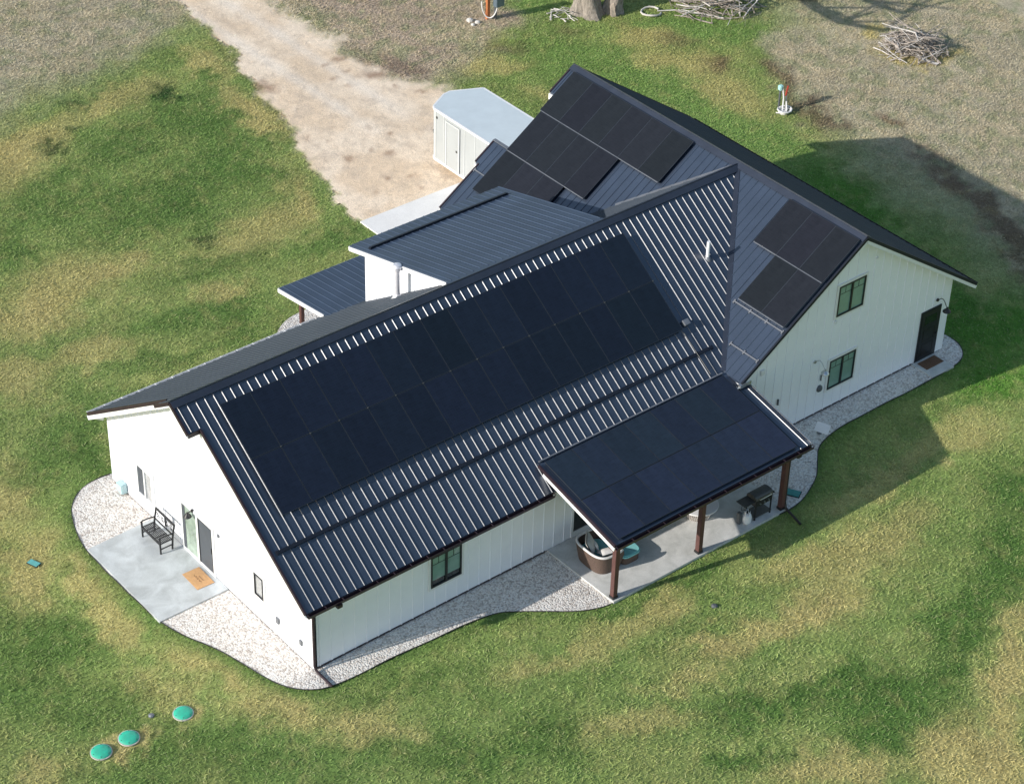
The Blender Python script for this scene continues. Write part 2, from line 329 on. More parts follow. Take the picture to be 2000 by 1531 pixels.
PATCHES=[
('F', 1.0, 13.54, 40.72, 0.203, -0.09, -0.035, -0.198),
('F', 1.0, 17.78, 40.06, 0.256, -0.092, 0.08, -0.355),
('F', 1.0, 18.8, 45.81, 0.123, -0.072, -0.087, -0.12),
('F', 1.0, 9.35, 40.26, 0.277, -0.146, -0.112, -0.152),
('F', 0.95, 40.48, 11.67, 0.111, -0.175, -0.147, -0.033),
('F', 0.95, 40.31, 6.01, 0.157, -0.269, -0.138, -0.032),
('F', 0.95, 42.84, 16.78, 0.141, -0.178, -0.141, -0.087),
('F', 0.95, 48.41, 15.73, 0.144, -0.166, -0.078, -0.107),
('F', 0.95, 38.45, 15.94, 0.175, -0.346, -0.425, 0.065),
('F', 0.95, 39.38, 19.33, 0.368, -0.512, -0.569, -0.125),
('F', 0.95, 49.94, 21.77, 0.094, -0.103, -0.094, -0.129),
('R', 0.95, 25.4, 32.01, 0.233, -0.287, -0.365, -0.014),
('R', 0.95, 26.69, 29.26, 0.324, -0.248, -0.211, -0.287),
('R', 0.95, 26.66, 36.1, 0.234, -0.167, -0.193, -0.264),
('R', 0.95, 29.04, 33.08, 0.246, -0.187, -0.196, -0.267),
('R', 0.95, 30.69, 29.98, 0.568, -0.456, -0.34, -0.464),
('R', 0.95, 24.2, 28.17, 0.524, -0.392, -0.52, -0.705),
('T', 0.76, 8.78, 32.26, 0.403, -0.123, 0.172, -0.938),
('T', 0.76, 7.23, 31.13, 0.653, -0.192, 0.103, -0.579),
('T', 0.76, 13.62, 33.18, 0.47, -0.185, 0.05, -1.032),
('T', 0.76, 18.07, 33.84, 0.498, -0.556, -1.39, -0.114),
('T', 0.76, 17.17, 29.74, 0.363, -0.539, -1.443, 0.111),
('T', 0.76, 17.24, 28.34, 0.336, -0.593, -1.362, 0.203),
('T', 0.68, 12.11, 21.06, 0.412, -0.166, 0.02, -0.702),
('T', 0.68, 14.89, 22.02, 0.248, -0.586, -1.683, 0.347),
('T', 0.68, 4.4, 22.23, 0.411, -0.12, 0.071, -0.608),
('T', 0.68, 2.53, 21.15, 0.643, -0.214, -0.018, -0.73),
('T', 0.68, 3.13, 17.91, 0.574, -0.234, -0.205, -1.084),
('T', 0.68, 0.39, 18.06, 0.722, -0.403, -0.507, -0.67),
('T', 0.68, 6.74, 22.19, 0.809, -0.299, -0.022, -1.251),
('T', 0.68, 8.81, 18.49, 0.79, -0.415, -0.649, -1.906),
('T', 0.76, -3.09, 7.84, 2.015, -0.391, 0.1, -0.758),
('T', 0.76, -3.38, 5.26, 1.747, -0.228, 0.165, -0.749),
('T', 0.76, -3.88, 2.16, 0.809, -0.742, -1.427, -0.888),
('T', 0.76, -2.06, 1.85, 0.33, -0.41, -1.412, -0.5),
('T', 0.76, -2.07, -0.57, 0.727, -0.636, -1.556, -1.236),
('T', 0.76, -0.8, -1.82, 0.465, -0.33, -1.183, -1.534),
('T', 0.76, -4.27, 9.05, 1.022, -0.738, -0.355, -0.276),
('T', 0.76, -2.92, 12.78, 1.354, -0.749, -0.294, -0.386),
('T', 0.76, -8.14, 1.05, 1.036, -0.592, -1.571, -2.032),
('T', 0.76, -0.36, -3.2, 0.664, -0.369, -0.998, -2.278),
('T', 0.62, 10.26, -4.04, 1.131, -0.809, -0.619, -1.461),
('T', 0.62, 14.94, -6.88, 0.453, -0.164, 0.11, -1.28),
('T', 0.62, 12.92, -7.11, 0.427, -0.257, -0.326, -1.718),
('T', 0.62, 11.08, -6.57, 0.397, -0.263, -0.46, -1.521),
('T', 0.62, 9.85, -6.19, 1.193, -1.116, -0.909, -1.183),
('T', 0.62, 17.51, -5.74, 0.368, -0.188, -0.029, -1.228),
('T', 0.62, 14.8, -5.24, 0.62, -0.379, -0.27, -1.526),
('T', 0.62, 8.69, -4.15, 0.601, -0.314, -0.28, -1.582),
('T', 0.62, 8.49, -7.1, 0.586, -0.423, -0.966, -2.203),
('T', 0.62, 6.02, -7.6, 0.483, -0.38, -1.143, -1.925),
('T', 0.62, 5.83, -3.95, 0.462, -0.261, -0.619, -2.084),
('T', 0.8, 17.02, -11.99, 1.387, -1.946, -0.307, -0.261),
('T', 0.8, 14.65, -13.74, 0.78, -1.151, -0.289, -0.224),
('T', 0.8, 12.38, -14.57, 0.514, -0.583, -0.519, -0.671),
('T', 0.8, 9.39, -12.26, 0.363, -0.33, -0.666, -1.11),
('T', 0.8, 12.6, -13.21, 0.666, -1.229, -0.739, -0.316),
('T', 0.8, 12.95, -15.76, 0.765, -0.895, -0.527, -0.681),
('T', 0.6, 23.47, -3.86, 0.364, -0.227, -0.1, -1.575),
('T', 0.6, 19.43, -3.91, 0.421, -0.219, -0.019, -1.872),
('T', 0.68, 34.56, 21.69, 0.332, -0.305, -0.634, -0.861),
('T', 0.68, 28.61, 21.55, 0.298, -0.302, -1.221, -0.796),
('T', 0.68, 34.26, 18.48, 0.284, -0.463, -0.714, 0.011),
('T', 0.68, 27.66, 26.2, 0.591, -0.474, -0.802, -1.088),
('T', 0.68, 34.75, 24.23, 0.55, -0.493, -0.49, -0.667),
('G', 0.7, 17.32, 32.68, 1.955, -1.262, -1.309, -1.775),
('G', 0.7, 14.83, 29.6, 0.282, -0.261, -0.61, -0.2),
('G', 0.7, 11.79, 29.77, 0.488, -0.216, -0.079, -0.645),
('G', 0.7, 11.18, 25.74, 0.262, -0.111, -0.03, -0.57),
('G', 0.7, 14.45, 25.27, 0.378, -0.368, -0.95, -0.32),
('G', 0.7, 9.51, 24.16, 0.329, -0.135, -0.064, -1.045),
('G', 0.7, 7.19, 28.24, 0.584, -0.206, 0.014, -0.718),
('G', 0.7, 4.43, 25.68, 0.93, -0.517, -0.342, -0.456),
('G', 0.7, 9.6, 20.04, 0.391, -0.182, -0.257, -1.492),
('G', 0.7, 13.96, 19.0, 0.751, -0.341, -0.05, -1.422),
('G', 0.7, 6.88, 17.87, 0.377, -0.168, -0.292, -1.574),
('G', 0.7, 8.38, 17.15, 0.609, -0.247, -0.053, -1.114),
('G', 0.7, 7.95, 15.85, 1.238, -0.504, -0.064, -1.14),
('G', 0.7, 0.16, 14.21, 0.606, -0.129, 0.121, -0.668),
('G', 0.7, -0.01, 12.6, 0.571, -0.692, -1.518, -0.33),
('G', 0.7, -2.0, 13.09, 0.889, -0.5, -0.759, -0.997),
('G', 0.7, 5.09, 16.03, 0.458, -0.217, -0.609, -2.105),
('G', 0.7, -6.65, 4.83, 0.661, -0.372, -0.322, -0.418),
('G', 0.7, -4.92, 5.16, 0.386, -0.704, -1.175, -0.112),
('G', 0.7, -5.66, 6.58, 0.83, -0.467, -0.545, -0.71),
('G', 0.7, -5.32, 2.19, 0.589, -0.184, -0.182, -1.205),
('G', 0.7, -4.47, -0.28, 0.418, -0.2, -0.494, -1.138),
('G', 0.7, -3.33, -1.92, 0.363, -0.244, -0.69, -0.893),
('G', 0.7, -6.56, -0.42, 0.406, -0.247, -1.578, -2.04),
('G', 0.7, -1.35, 1.02, 0.298, -0.35, -3.357, -1.415),
('G', 0.7, -1.44, 4.2, 0.424, -0.827, -4.644, -0.307),
('G', 0.7, 0.98, -5.25, 0.249, -0.194, -0.773, -1.0),
('G', 0.7, 3.55, -6.22, 0.527, -0.439, -0.756, -0.979),
('G', 0.7, 1.22, -2.04, 0.398, -0.165, -0.599, -3.483),
('G', 0.7, 5.32, -1.43, 0.904, -0.562, -1.733, -4.108),
('G', 1.0, 12.52, -11.29, 0.419, -0.448, -0.366, -0.474),
('G', 1.0, 11.2, -12.13, 0.673, -0.714, -1.0, -1.295),
('G', 1.0, 11.96, -9.77, 0.756, -0.461, -0.352, -1.7),
('G', 1.0, 17.68, -9.88, 0.614, -0.308, -0.021, -1.076),
('G', 1.0, 20.32, -8.84, 0.584, -0.676, -0.277, -0.362),
('G', 1.0, 16.12, -10.44, 0.726, -0.81, -0.54, -0.703),
('G', 1.0, 14.48, -11.72, 1.118, -1.243, -0.708, -0.919),
('G', 1.0, 9.52, -9.25, 0.435, -0.331, -0.673, -1.514),
('G', 1.0, 7.38, -10.2, 0.556, -0.532, -1.226, -1.587),
('G', 1.0, 23.2, -6.79, 0.653, -0.762, -0.456, -0.598),
('G', 0.8, 11.36, -3.53, 0.399, -0.175, -0.11, -4.064),
('G', 0.8, 8.78, -3.35, 0.899, -0.466, -0.999, -5.807),
('G', 0.8, 25.81, -2.7, 0.351, -0.226, -0.117, -2.124),
('K', 1.0, 32.08, 16.81, 0.138, -0.227, -0.982, 0.002),
('K', 1.0, 32.81, 13.64, 0.208, -0.361, -0.933, 0.006),
('K', 1.0, 31.94, 18.53, 0.216, -0.309, -1.039, -0.123),
('K', 1.0, 31.29, 24.69, 0.368, -0.341, -0.709, -0.66),
('K', 1.0, 31.84, 21.97, 0.273, -0.31, -0.861, -0.366),
('K', 1.0, 32.63, 29.82, 0.557, -0.459, -0.965, -1.318),
('K', 1.0, 37.41, 24.12, 0.225, -0.219, -0.849, -0.915),
('K', 1.0, 38.19, 22.62, 0.456, -0.433, -0.67, -0.912),
('K', 1.0, 30.82, 9.64, 0.335, -0.695, -0.559, 0.057),
('K', 1.0, 30.71, 21.67, 0.191, -0.235, -0.815, -0.213),
('H', 1.0, 29.96, 4.76, 0.092, -0.229, -0.652, 0.106),
('H', 1.0, 31.63, 9.04, 0.166, -0.384, -0.685, 0.117),
('H', 1.0, 28.87, 0.48, 0.148, -0.436, -0.633, 0.127),
('H', 1.0, 27.32, -2.32, 0.411, -0.473, -0.498, -0.658),
('H', 1.0, 30.36, -0.65, 0.593, -0.691, -0.269, -0.356),
('B', 0.72, 37.48, 18.67, 0.599, -0.796, -1.586, -0.47),
('B', 0.72, 36.77, 17.19, 1.812, -1.804, -0.508, -0.688),
('B', 0.72, 35.67, 14.42, 0.519, -0.681, -1.222, -0.516),
('B', 0.72, 38.07, 12.47, 0.792, -1.095, -1.812, -0.753),
('B', 0.72, 36.26, 15.61, 0.73, -0.736, -1.125, -1.52),
('B', 0.72, 36.33, 8.47, 0.427, -0.838, -2.458, 0.078),
('B', 0.72, 36.28, 6.54, 0.265, -0.615, -1.76, 0.26),
('B', 0.72, 35.48, 4.26, 0.352, -0.743, -1.027, 0.027),
('B', 0.72, 34.25, 2.44, 1.129, -1.322, -0.339, -0.453),
('B', 0.72, 35.65, 20.6, 1.096, -1.034, -0.907, -1.231),
('B', 0.72, 37.05, 9.97, 0.519, -0.809, -2.484, -0.605),
('B', 0.45, 35.86, 23.11, 0.727, -0.668, -1.02, -1.388),
('B', 0.45, 29.05, 27.22, 0.581, -0.47, -1.243, -1.69),
('B', 0.45, 24.3, 28.67, 0.433, -0.455, -1.236, -0.35),
('B', 0.45, 19.21, 32.42, 0.406, -0.522, -3.259, 0.04),
('B', 0.45, 18.44, 29.35, 0.905, -1.075, -2.238, -0.184),
('B', 0.45, 32.68, 26.67, 1.121, -0.954, -1.206, -1.642),
('T', 0.9, 42.85, 16.18, 0.468, -0.593, -1.26, -0.781),
('T', 0.9, 44.31, 15.1, 0.576, -0.544, -0.502, -1.61),
('T', 0.9, 43.37, 18.82, 1.012, -1.066, -0.998, -1.36),
('D', 0.75, 15.3, 32.49, 1.25, -0.783, -0.96, -1.299),
('D', 0.75, 15.19, 31.91, 1.823, -1.147, -1.505, -2.035),
('D', 0.75, 8.93, 31.38, 3.082, -1.754, -1.628, -2.191),
('D', 0.75, 9.33, 31.18, 3.07, -1.763, -2.921, -3.932),
('D', 0.75, 11.93, 28.64, 3.005, -1.853, -2.453, -3.299),
('D', 0.75, 10.89, 32.25, 2.629, -1.534, -2.02, -2.724),
('D', 0.75, 11.87, 33.93, 1.88, -1.097, -1.707, -2.307),
('D', 0.75, 10.19, 21.82, 1.83, -1.179, -2.083, -2.781),
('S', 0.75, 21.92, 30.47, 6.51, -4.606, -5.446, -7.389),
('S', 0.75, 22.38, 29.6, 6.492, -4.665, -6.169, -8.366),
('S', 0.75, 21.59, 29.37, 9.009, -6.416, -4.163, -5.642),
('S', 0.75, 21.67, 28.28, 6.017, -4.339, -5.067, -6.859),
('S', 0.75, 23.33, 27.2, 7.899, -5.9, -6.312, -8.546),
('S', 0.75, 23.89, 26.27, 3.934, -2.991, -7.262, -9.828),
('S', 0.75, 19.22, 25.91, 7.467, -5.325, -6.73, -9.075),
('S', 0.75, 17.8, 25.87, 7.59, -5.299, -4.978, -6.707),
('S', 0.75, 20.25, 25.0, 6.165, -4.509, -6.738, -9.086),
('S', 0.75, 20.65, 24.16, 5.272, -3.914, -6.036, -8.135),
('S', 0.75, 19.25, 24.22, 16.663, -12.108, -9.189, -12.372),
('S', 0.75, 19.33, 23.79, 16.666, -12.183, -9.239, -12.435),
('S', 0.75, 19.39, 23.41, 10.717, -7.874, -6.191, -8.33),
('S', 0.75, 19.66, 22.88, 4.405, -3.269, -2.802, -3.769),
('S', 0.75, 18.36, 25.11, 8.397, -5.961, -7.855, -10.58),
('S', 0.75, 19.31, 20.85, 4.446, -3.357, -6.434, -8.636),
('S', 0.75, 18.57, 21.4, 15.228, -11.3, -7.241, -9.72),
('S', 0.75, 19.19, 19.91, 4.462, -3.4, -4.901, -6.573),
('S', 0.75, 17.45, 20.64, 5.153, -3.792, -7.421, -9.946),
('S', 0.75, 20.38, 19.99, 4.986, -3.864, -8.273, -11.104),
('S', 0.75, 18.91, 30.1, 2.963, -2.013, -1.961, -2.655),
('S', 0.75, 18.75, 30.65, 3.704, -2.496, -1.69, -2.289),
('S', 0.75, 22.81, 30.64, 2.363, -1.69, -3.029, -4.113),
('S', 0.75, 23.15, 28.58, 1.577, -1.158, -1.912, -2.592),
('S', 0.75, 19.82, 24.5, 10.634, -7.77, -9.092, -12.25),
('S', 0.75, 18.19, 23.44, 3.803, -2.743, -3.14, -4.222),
('T', 0.95, -3.96, 0.64, 2.236, -1.424, -1.739, -2.254),
('T', 0.95, -5.67, 0.67, 2.214, -1.354, -1.688, -2.186),
('T', 0.95, -6.52, 0.64, 2.245, -1.345, -1.813, -2.347)]

# ---------------------------------------------------------------- ground cover field
def vn(x, y, seed=0):
    ix = np.floor(x); iy = np.floor(y); fx = x - ix; fy = y - iy
    fx = fx * fx * (3 - 2 * fx); fy = fy * fy * (3 - 2 * fy)
    def h(a, b):
        t = np.sin(a * 127.1 + b * 311.7 + seed * 74.7) * 43758.5453
        return t - np.floor(t)
    return (h(ix, iy) * (1 - fx) + h(ix + 1, iy) * fx) * (1 - fy) + (h(ix, iy + 1) * (1 - fx) + h(ix + 1, iy + 1) * fx) * fy
def fbm(x, y, seed=0, o=4):
    t = 0; a = .5; s = 0
    for k in range(o):
        t = t + a * vn(x * 2 ** k + 13.7 * k, y * 2 ** k - 7.1 * k, seed + k); s += a; a *= .55
    return t / s
K_ = .80
def alb(r, g, b): return np.array(lin((r, g, b))) / K_
KINDS = dict(base=alb(134, 153, 86), G=alb(92, 123, 60), T=alb(188, 174, 116), F=alb(182, 171, 146), R=alb(184, 166, 146),
             K=alb(120, 148, 78), H=alb(92, 134, 54), B=alb(112, 90, 74), D=alb(42, 74, 36))
WEST = [(.1, 11.62), (-.35, 11.66), (-.9, 11.6), (-1.4, 11.3), (-1.85, 10.8), (-2.15, 10.1), (-2.4, 9.3), (-2.5, 8.6), (-2.52, 7.5), (-2.5, 6.0), (-2.46, 4.5), (-2.2, 3.6), (-1.9, 2.85), (-1.6, 2.05),
        (-1.4, 1.0), (-1.2, .3), (-1.0, -.2), (-.6, -.62), (-.1, -.88), (.9, -.95), (2.1, -.96), (3.8, -1.08), (5.1, -1.16), (5.9, -1.3), (6.4, -1.65),
        (7.0, -2.1), (7.8, -2.75), (8.5, -3.05), (9.0, -3.12)]
EAST = [(16.0, -3.16), (16.5, -3.18), (17.2, -3.05), (17.9, -2.75), (18.5, -2.4), (19.0, -1.9), (19.6, -1.35), (20.6, -1.06), (22.5, -1.02), (25, -1.06), (26.7, -1.0),
        (27.4, -.85), (27.9, -.35), (28.05, .3), (27.9, 1.0), (27.4, 1.6)]
DRIVE = [(15.5, 18.6), (15.9, 20.9), (16.5, 23.6), (17.3, 25.8), (18.1, 27.8), (18.4, 29.6), (18.7, 31.4), (19.3, 33.4), (19.8, 35.2), (20.2, 40), (21, 46), (22, 58),
         (27, 58), (25, 46), (24.0, 39), (23.6, 36), (23.7, 33), (23.6, 30), (23.5, 28.3), (24.2, 26.9), (25.0, 26.0), (25.4, 24.0), (25.6, 21.5), (25.9, 18.6)]
def inpoly(x, y, poly):
    r = np.zeros(x.shape, bool); n = len(poly)
    for i in range(n):
        x1, y1 = poly[i]; x2, y2 = poly[(i + 1) % n]
        if y1 == y2: continue
        c = ((y1 > y) != (y2 > y)) & (x < (x2 - x1) * (y - y1) / (y2 - y1) + x1)
        r ^= c
    return r
def drive_mask(x, y):
    """1 on the bare dirt, 0 on the turf, soft and ragged in between"""
    out = np.zeros(x.shape); k = (x > 12) & (x < 30) & (y > 17)
    a = x[k]; b = y[k]; d = np.full(a.shape, 1e9)
    for i in range(len(DRIVE)):
        x1, y1 = DRIVE[i]; x2, y2 = DRIVE[(i + 1) % len(DRIVE)]
        ex, ey = x2 - x1, y2 - y1; t = np.clip(((a - x1) * ex + (b - y1) * ey) / (ex * ex + ey * ey), 0, 1)
        d = np.minimum(d, np.hypot(a - x1 - t * ex, b - y1 - t * ey))
    d = np.where(inpoly(a, b, DRIVE), d, -d)
    right = np.clip((a - 20.5) / 2, 0, 1)
    d = d + (fbm(a * .9, b * .9, 71) - .5) * (.9 + right * .7) + (fbm(a * 4, b * 4, 73) - .5) * (.55 + .5 * right)
    wd = .16 + .45 * right
    m = np.clip(d / wd * .5 + .5, 0, 1); out[k] = m * m * (3 - 2 * m)
    return out
def dirt(x, y):
    d0 = np.array(lin((222, 203, 180))) / .80; d1 = np.array(lin((206, 182, 154))) / .80; d2 = np.array(lin((188, 170, 150))) / .80
    q = fbm(x * .5, y * .5, 81); q2 = fbm(x * 2.6, y * 2.0, 87)
    c = np.repeat(d0[None], len(x), 0)
    f = np.clip((q - .46) * 4, 0, .7)[:, None]; c = c * (1 - f) + d1 * f
    f = np.clip((q2 - .56) * 6, 0, .5)[:, None]; c = c * (1 - f) + d2 * f
    cxr = 21.4 - .012 * (y - 25) ** 2 * (y > 25)
    cxr = 21.3 + np.clip((y - 28) * -.02, -.3, 0)
    for off in (-1.0, .8):
        r = np.exp(-((x - cxr - off) / .32) ** 2)[:, None] * .35 * np.clip((y - 23) / 4, 0, 1)[:, None]; c = c * (1 - r) + np.array([.86, .80, .72]) * r
    r = np.exp(-((x - cxr + .1) / .35) ** 2)[:, None] * .25 * np.clip((y - 24) / 4, 0, 1)[:, None]; c = c * (1 - r) + d1 * .8 * r
    return c.clip(.02, .92)
def field(x, y):
    """albedo of the ground cover at world x, y"""
    n = x.shape[0]
    w1 = fbm(x * .45, y * .45, 3); w2 = fbm(x * 1.3, y * 1.3, 9); w3 = fbm(x * 3.3, y * 3.3, 21)
    col = np.repeat(KINDS['base'][None], n, 0)
    t = np.clip((w1 - .47) * 4, 0, 1)[:, None] * .22
    col = col * (1 - t) + KINDS['T'] * t
    t = np.clip((.46 - w1) * 4, 0, 1)[:, None] * .4
    col = col * (1 - t) + KINDS['G'] * t
    wx = x + (w2 - .5) * 1.6 + (w3 - .5) * .8; wy = y + (fbm(x * 1.3, y * 1.3, 31) - .5) * 1.6 + (fbm(x * 3.3, y * 3.3, 37) - .5) * .8
    for k, s, cx, cy, a, b, c, d in PATCHES:
        if k == 'S': continue
        dx = wx - cx; dy = wy - cy
        r = np.hypot(a * dx + b * dy, c * dx + d * dy)
        f = np.clip((1.55 - r) / 1.15, 0, 1); f = f * f * (3 - 2 * f) * s
        f = f[:, None]
        col = col * (1 - f) + KINDS[k] * f
    # mottling of straw and green inside every patch
    m = np.clip((w3 - .56) * 5, 0, 1)[:, None] * .30
    col = col * (1 - m) + KINDS['T'] * m * .95
    m = np.clip((.42 - w3) * 5, 0, 1)[:, None] * .30
    col = col * (1 - m) + col * .6 * m
    g = (.85 + .3 * w2)[:, None]
    fl = np.hypot(*(col / col.sum(1)[:, None] - KINDS['F'] / KINDS['F'].sum()).T[:2]) < .035
    v1 = fbm(x * .8, y * .8, 101); v2 = fbm(x * 2.4, y * 2.4, 103)
    m = (np.clip((v1 - .5) * 5, 0, .7) * fl)[:, None]; col = col * (1 - m) + alb(190, 176, 146) * m
    m = (np.clip((.47 - v2) * 6, 0, .6) * fl)[:, None]; col = col * (1 - m) + alb(140, 146, 108) * m
    near = np.full(x.shape, 9.0); kk = (x > -4) & (x < 30) & (y > -5) & (y < 13.5)
    if kk.any():
        a_ = x[kk]; b_ = y[kk]; dd = np.full(a_.shape, 9.0)
        for PL in (WEST, EAST):
            for (px1, py1), (px2, py2) in zip(PL[::2], PL[2::2]):
                ex, ey = px2 - px1, py2 - py1; tt = np.clip(((a_ - px1) * ex + (b_ - py1) * ey) / (ex * ex + ey * ey + 1e-9), 0, 1)
                dd = np.minimum(dd, np.hypot(a_ - px1 - tt * ex, b_ - py1 - tt * ey))
        near[kk] = dd
    m = (np.clip(1 - near / (.35 + w2 * .5), 0, 1) * .75)[:, None]; col = col * (1 - m) + KINDS['G'] * m
    col = col * g
    dmk = drive_mask(x, y)[:, None]
    if dmk.max() > 0: col = col * (1 - dmk) + dirt(x, y) * dmk
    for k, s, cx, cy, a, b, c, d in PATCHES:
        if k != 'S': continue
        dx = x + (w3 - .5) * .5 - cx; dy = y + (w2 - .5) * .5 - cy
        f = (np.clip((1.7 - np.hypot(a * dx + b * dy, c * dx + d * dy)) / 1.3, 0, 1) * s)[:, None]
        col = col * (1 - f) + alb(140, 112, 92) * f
    return np.clip(col, .005, .95)

def color_attr(me, rgb):
    a = me.color_attributes.new('shade_map', 'FLOAT_COLOR', 'POINT')
    buf = np.ones((len(rgb), 4), dtype=np.float32); buf[:, :3] = rgb
    a.data.foreach_set('color', buf.ravel())

def smoothloop(P, k=2, closed=True):
    for _ in range(k):
        Q = []
        n = len(P)
        for i in range(n if closed else n - 1):
            a = P[i]; b = P[(i + 1) % n]
            Q += [(a[0] * .75 + b[0] * .25, a[1] * .75 + b[1] * .25), (a[0] * .25 + b[0] * .75, a[1] * .25 + b[1] * .75)]
        if not closed: Q = [P[0]] + Q + [P[-1]]
        P = Q
    return P

# one sheet to the horizon: fine where the photo looks, coarse beyond
def axis(lo, hi, st):
    a = list(np.arange(lo, hi, st)); far = [hi + 2, hi + 6, hi + 15, hi + 40, hi + 120, hi + 400, hi + 1500]
    return np.array([lo - (f - hi) for f in far[::-1]] + a + far)
gx = axis(-22, 62, .28); gy = axis(-24, 60, .28)
X, Y = np.meshgrid(gx, gy); nx, ny = len(gx), len(gy)
xs = X.ravel(); ys = Y.ravel()
zz = (fbm(xs * .5, ys * .5, 55) - .5) * .05
core = (np.abs(xs - 14) < 26) & (np.abs(ys - 6) < 22)
zz = np.where((xs > -4) & (xs < 29) & (ys > -5) & (ys < 21), -.012, zz - .03)
vs = np.stack([xs, ys, zz], 1)
I = np.arange(nx * ny).reshape(ny, nx)
F = np.stack([I[:-1, :-1].ravel(), I[:-1, 1:].ravel(), I[1:, 1:].ravel(), I[1:, :-1].ravel()], 1)
me = bpy.data.meshes.new('lawn')
me.vertices.add(len(vs)); me.vertices.foreach_set('co', vs.astype(np.float32).ravel())
me.loops.add(F.size); me.loops.foreach_set('vertex_index', F.ravel().astype(np.int32))
me.polygons.add(len(F)); me.polygons.foreach_set('loop_start', (np.arange(len(F)) * 4).astype(np.int32))
me.update(calc_edges=True)
color_attr(me, field(xs, ys) * .80)
me.materials.append(M_GROUND)
lawn = bpy.data.objects.new('lawn', me); COL.objects.link(lawn); tag(lawn, kind='structure')

def sheet(name, poly, z, mt, thick=0.0, kind='structure'):
    m = MB()
    if thick: m.prism([(a, b, z - thick) for a, b in poly], (0, 0, thick))
    else: m.add([(a, b, z) for a, b in poly], [tuple(range(len(poly)))])
    o = m.build(name, mt)
    return tag(o, kind=kind)

W2 = smoothloop(WEST, 2, False); E2 = smoothloop(EAST, 2, False)
GR_W = W2 + [(9.0, .3), (.3, .3), (.3, 11.62)]
GR_E = E2 + [(26.9, 1.6), (26.9, .3), (16.0, .3)]
sheet('gravel_bed', GR_W, .022, M_GRAVEL)
sheet('gravel_bed', GR_E, .022, M_GRAVEL)
NORTH = smoothloop([(8.3, 11.0), (8.3, 13.6), (8.6, 14.7), (9.4, 15.45), (10.4, 15.7), (15.6, 15.7), (15.6, 11.0)], 2, True)
sheet('gravel_bed', NORTH, .022, M_GRAVEL)
SL_W = [(-2.47, 4.5), (-.02, 4.5), (-.02, 8.78), (-2.47, 8.72)]
sheet('side_slab', SL_W, .07, M_CONC_W, .1)
SL_P = [(8.93, -3.14), (16.35, -3.14), (16.35, -.02), (8.88, -.02)]
sheet('patio_slab', SL_P, .08, M_CONC_P, .12)
sheet('door_slab', [(25.6, -1.02), (26.72, -1.02), (26.72, -.02), (25.6, -.02)], .06, M_CONC_P, .08)
APRON = [(15.7, 14.1), (27.0, 14.1), (27.0, 19.3), (15.7, 19.3)]
sheet('concrete_apron', APRON, .05, M_CONC_A, .08)
for L_, nm in ((W2, 'w'), (E2, 'e')):
    m = MB(); m.tube([(a, b, .024 + .012 * math.sin(a * 3 + b * 5)) for a, b in L_], .016, 6)
    tag(m.build('lawn_edging', MATS['edging'], smooth=True), 'thin dark edging strip around the ' + ('gravel bed at the bright gable end and front wall' if nm == 'w' else 'gravel bed below the tall shaded gable'), 'lawn edging', 'lawn edging strips')

# dirt driveway: its colour fades into the turf along a ragged border
gs = .2
dax = np.arange(14.1, 28.6, gs); day = np.arange(19.31, 57, gs)
PX_, PY_ = np.meshgrid(dax, day); qx = PX_.ravel(); qy = PY_.ravel()
dm_ = drive_mask(qx, qy); I = np.arange(len(qx)).reshape(PX_.shape)
F = np.stack([I[:-1, :-1].ravel(), I[:-1, 1:].ravel(), I[1:, 1:].ravel(), I[1:, :-1].ravel()], 1)
F = F[(dm_[F] > .01).all(1)]
used_ = np.unique(F); remap = -np.ones(len(qx), int); remap[used_] = np.arange(len(used_)); F = remap[F]
me = bpy.data.meshes.new('dirt_driveway')
me.from_pydata([(float(a_), float(b_), float(c_)) for a_, b_, c_ in zip(qx[used_], qy[used_], np.where(qy[used_] < 21, -.012, (fbm(qx[used_] * .5, qy[used_] * .5, 55) - .5) * .05 - .03) + .014 + .02 * dm_[used_])], [], [tuple(int(i) for i in f) for f in F])
color_attr(me, field(qx[used_], qy[used_]) * (.80 + .20 * dm_[used_])[:, None]); me.materials.append(M_DIRT)
o = bpy.data.objects.new('dirt_driveway', me); COL.objects.link(o); tag(o, kind='structure')

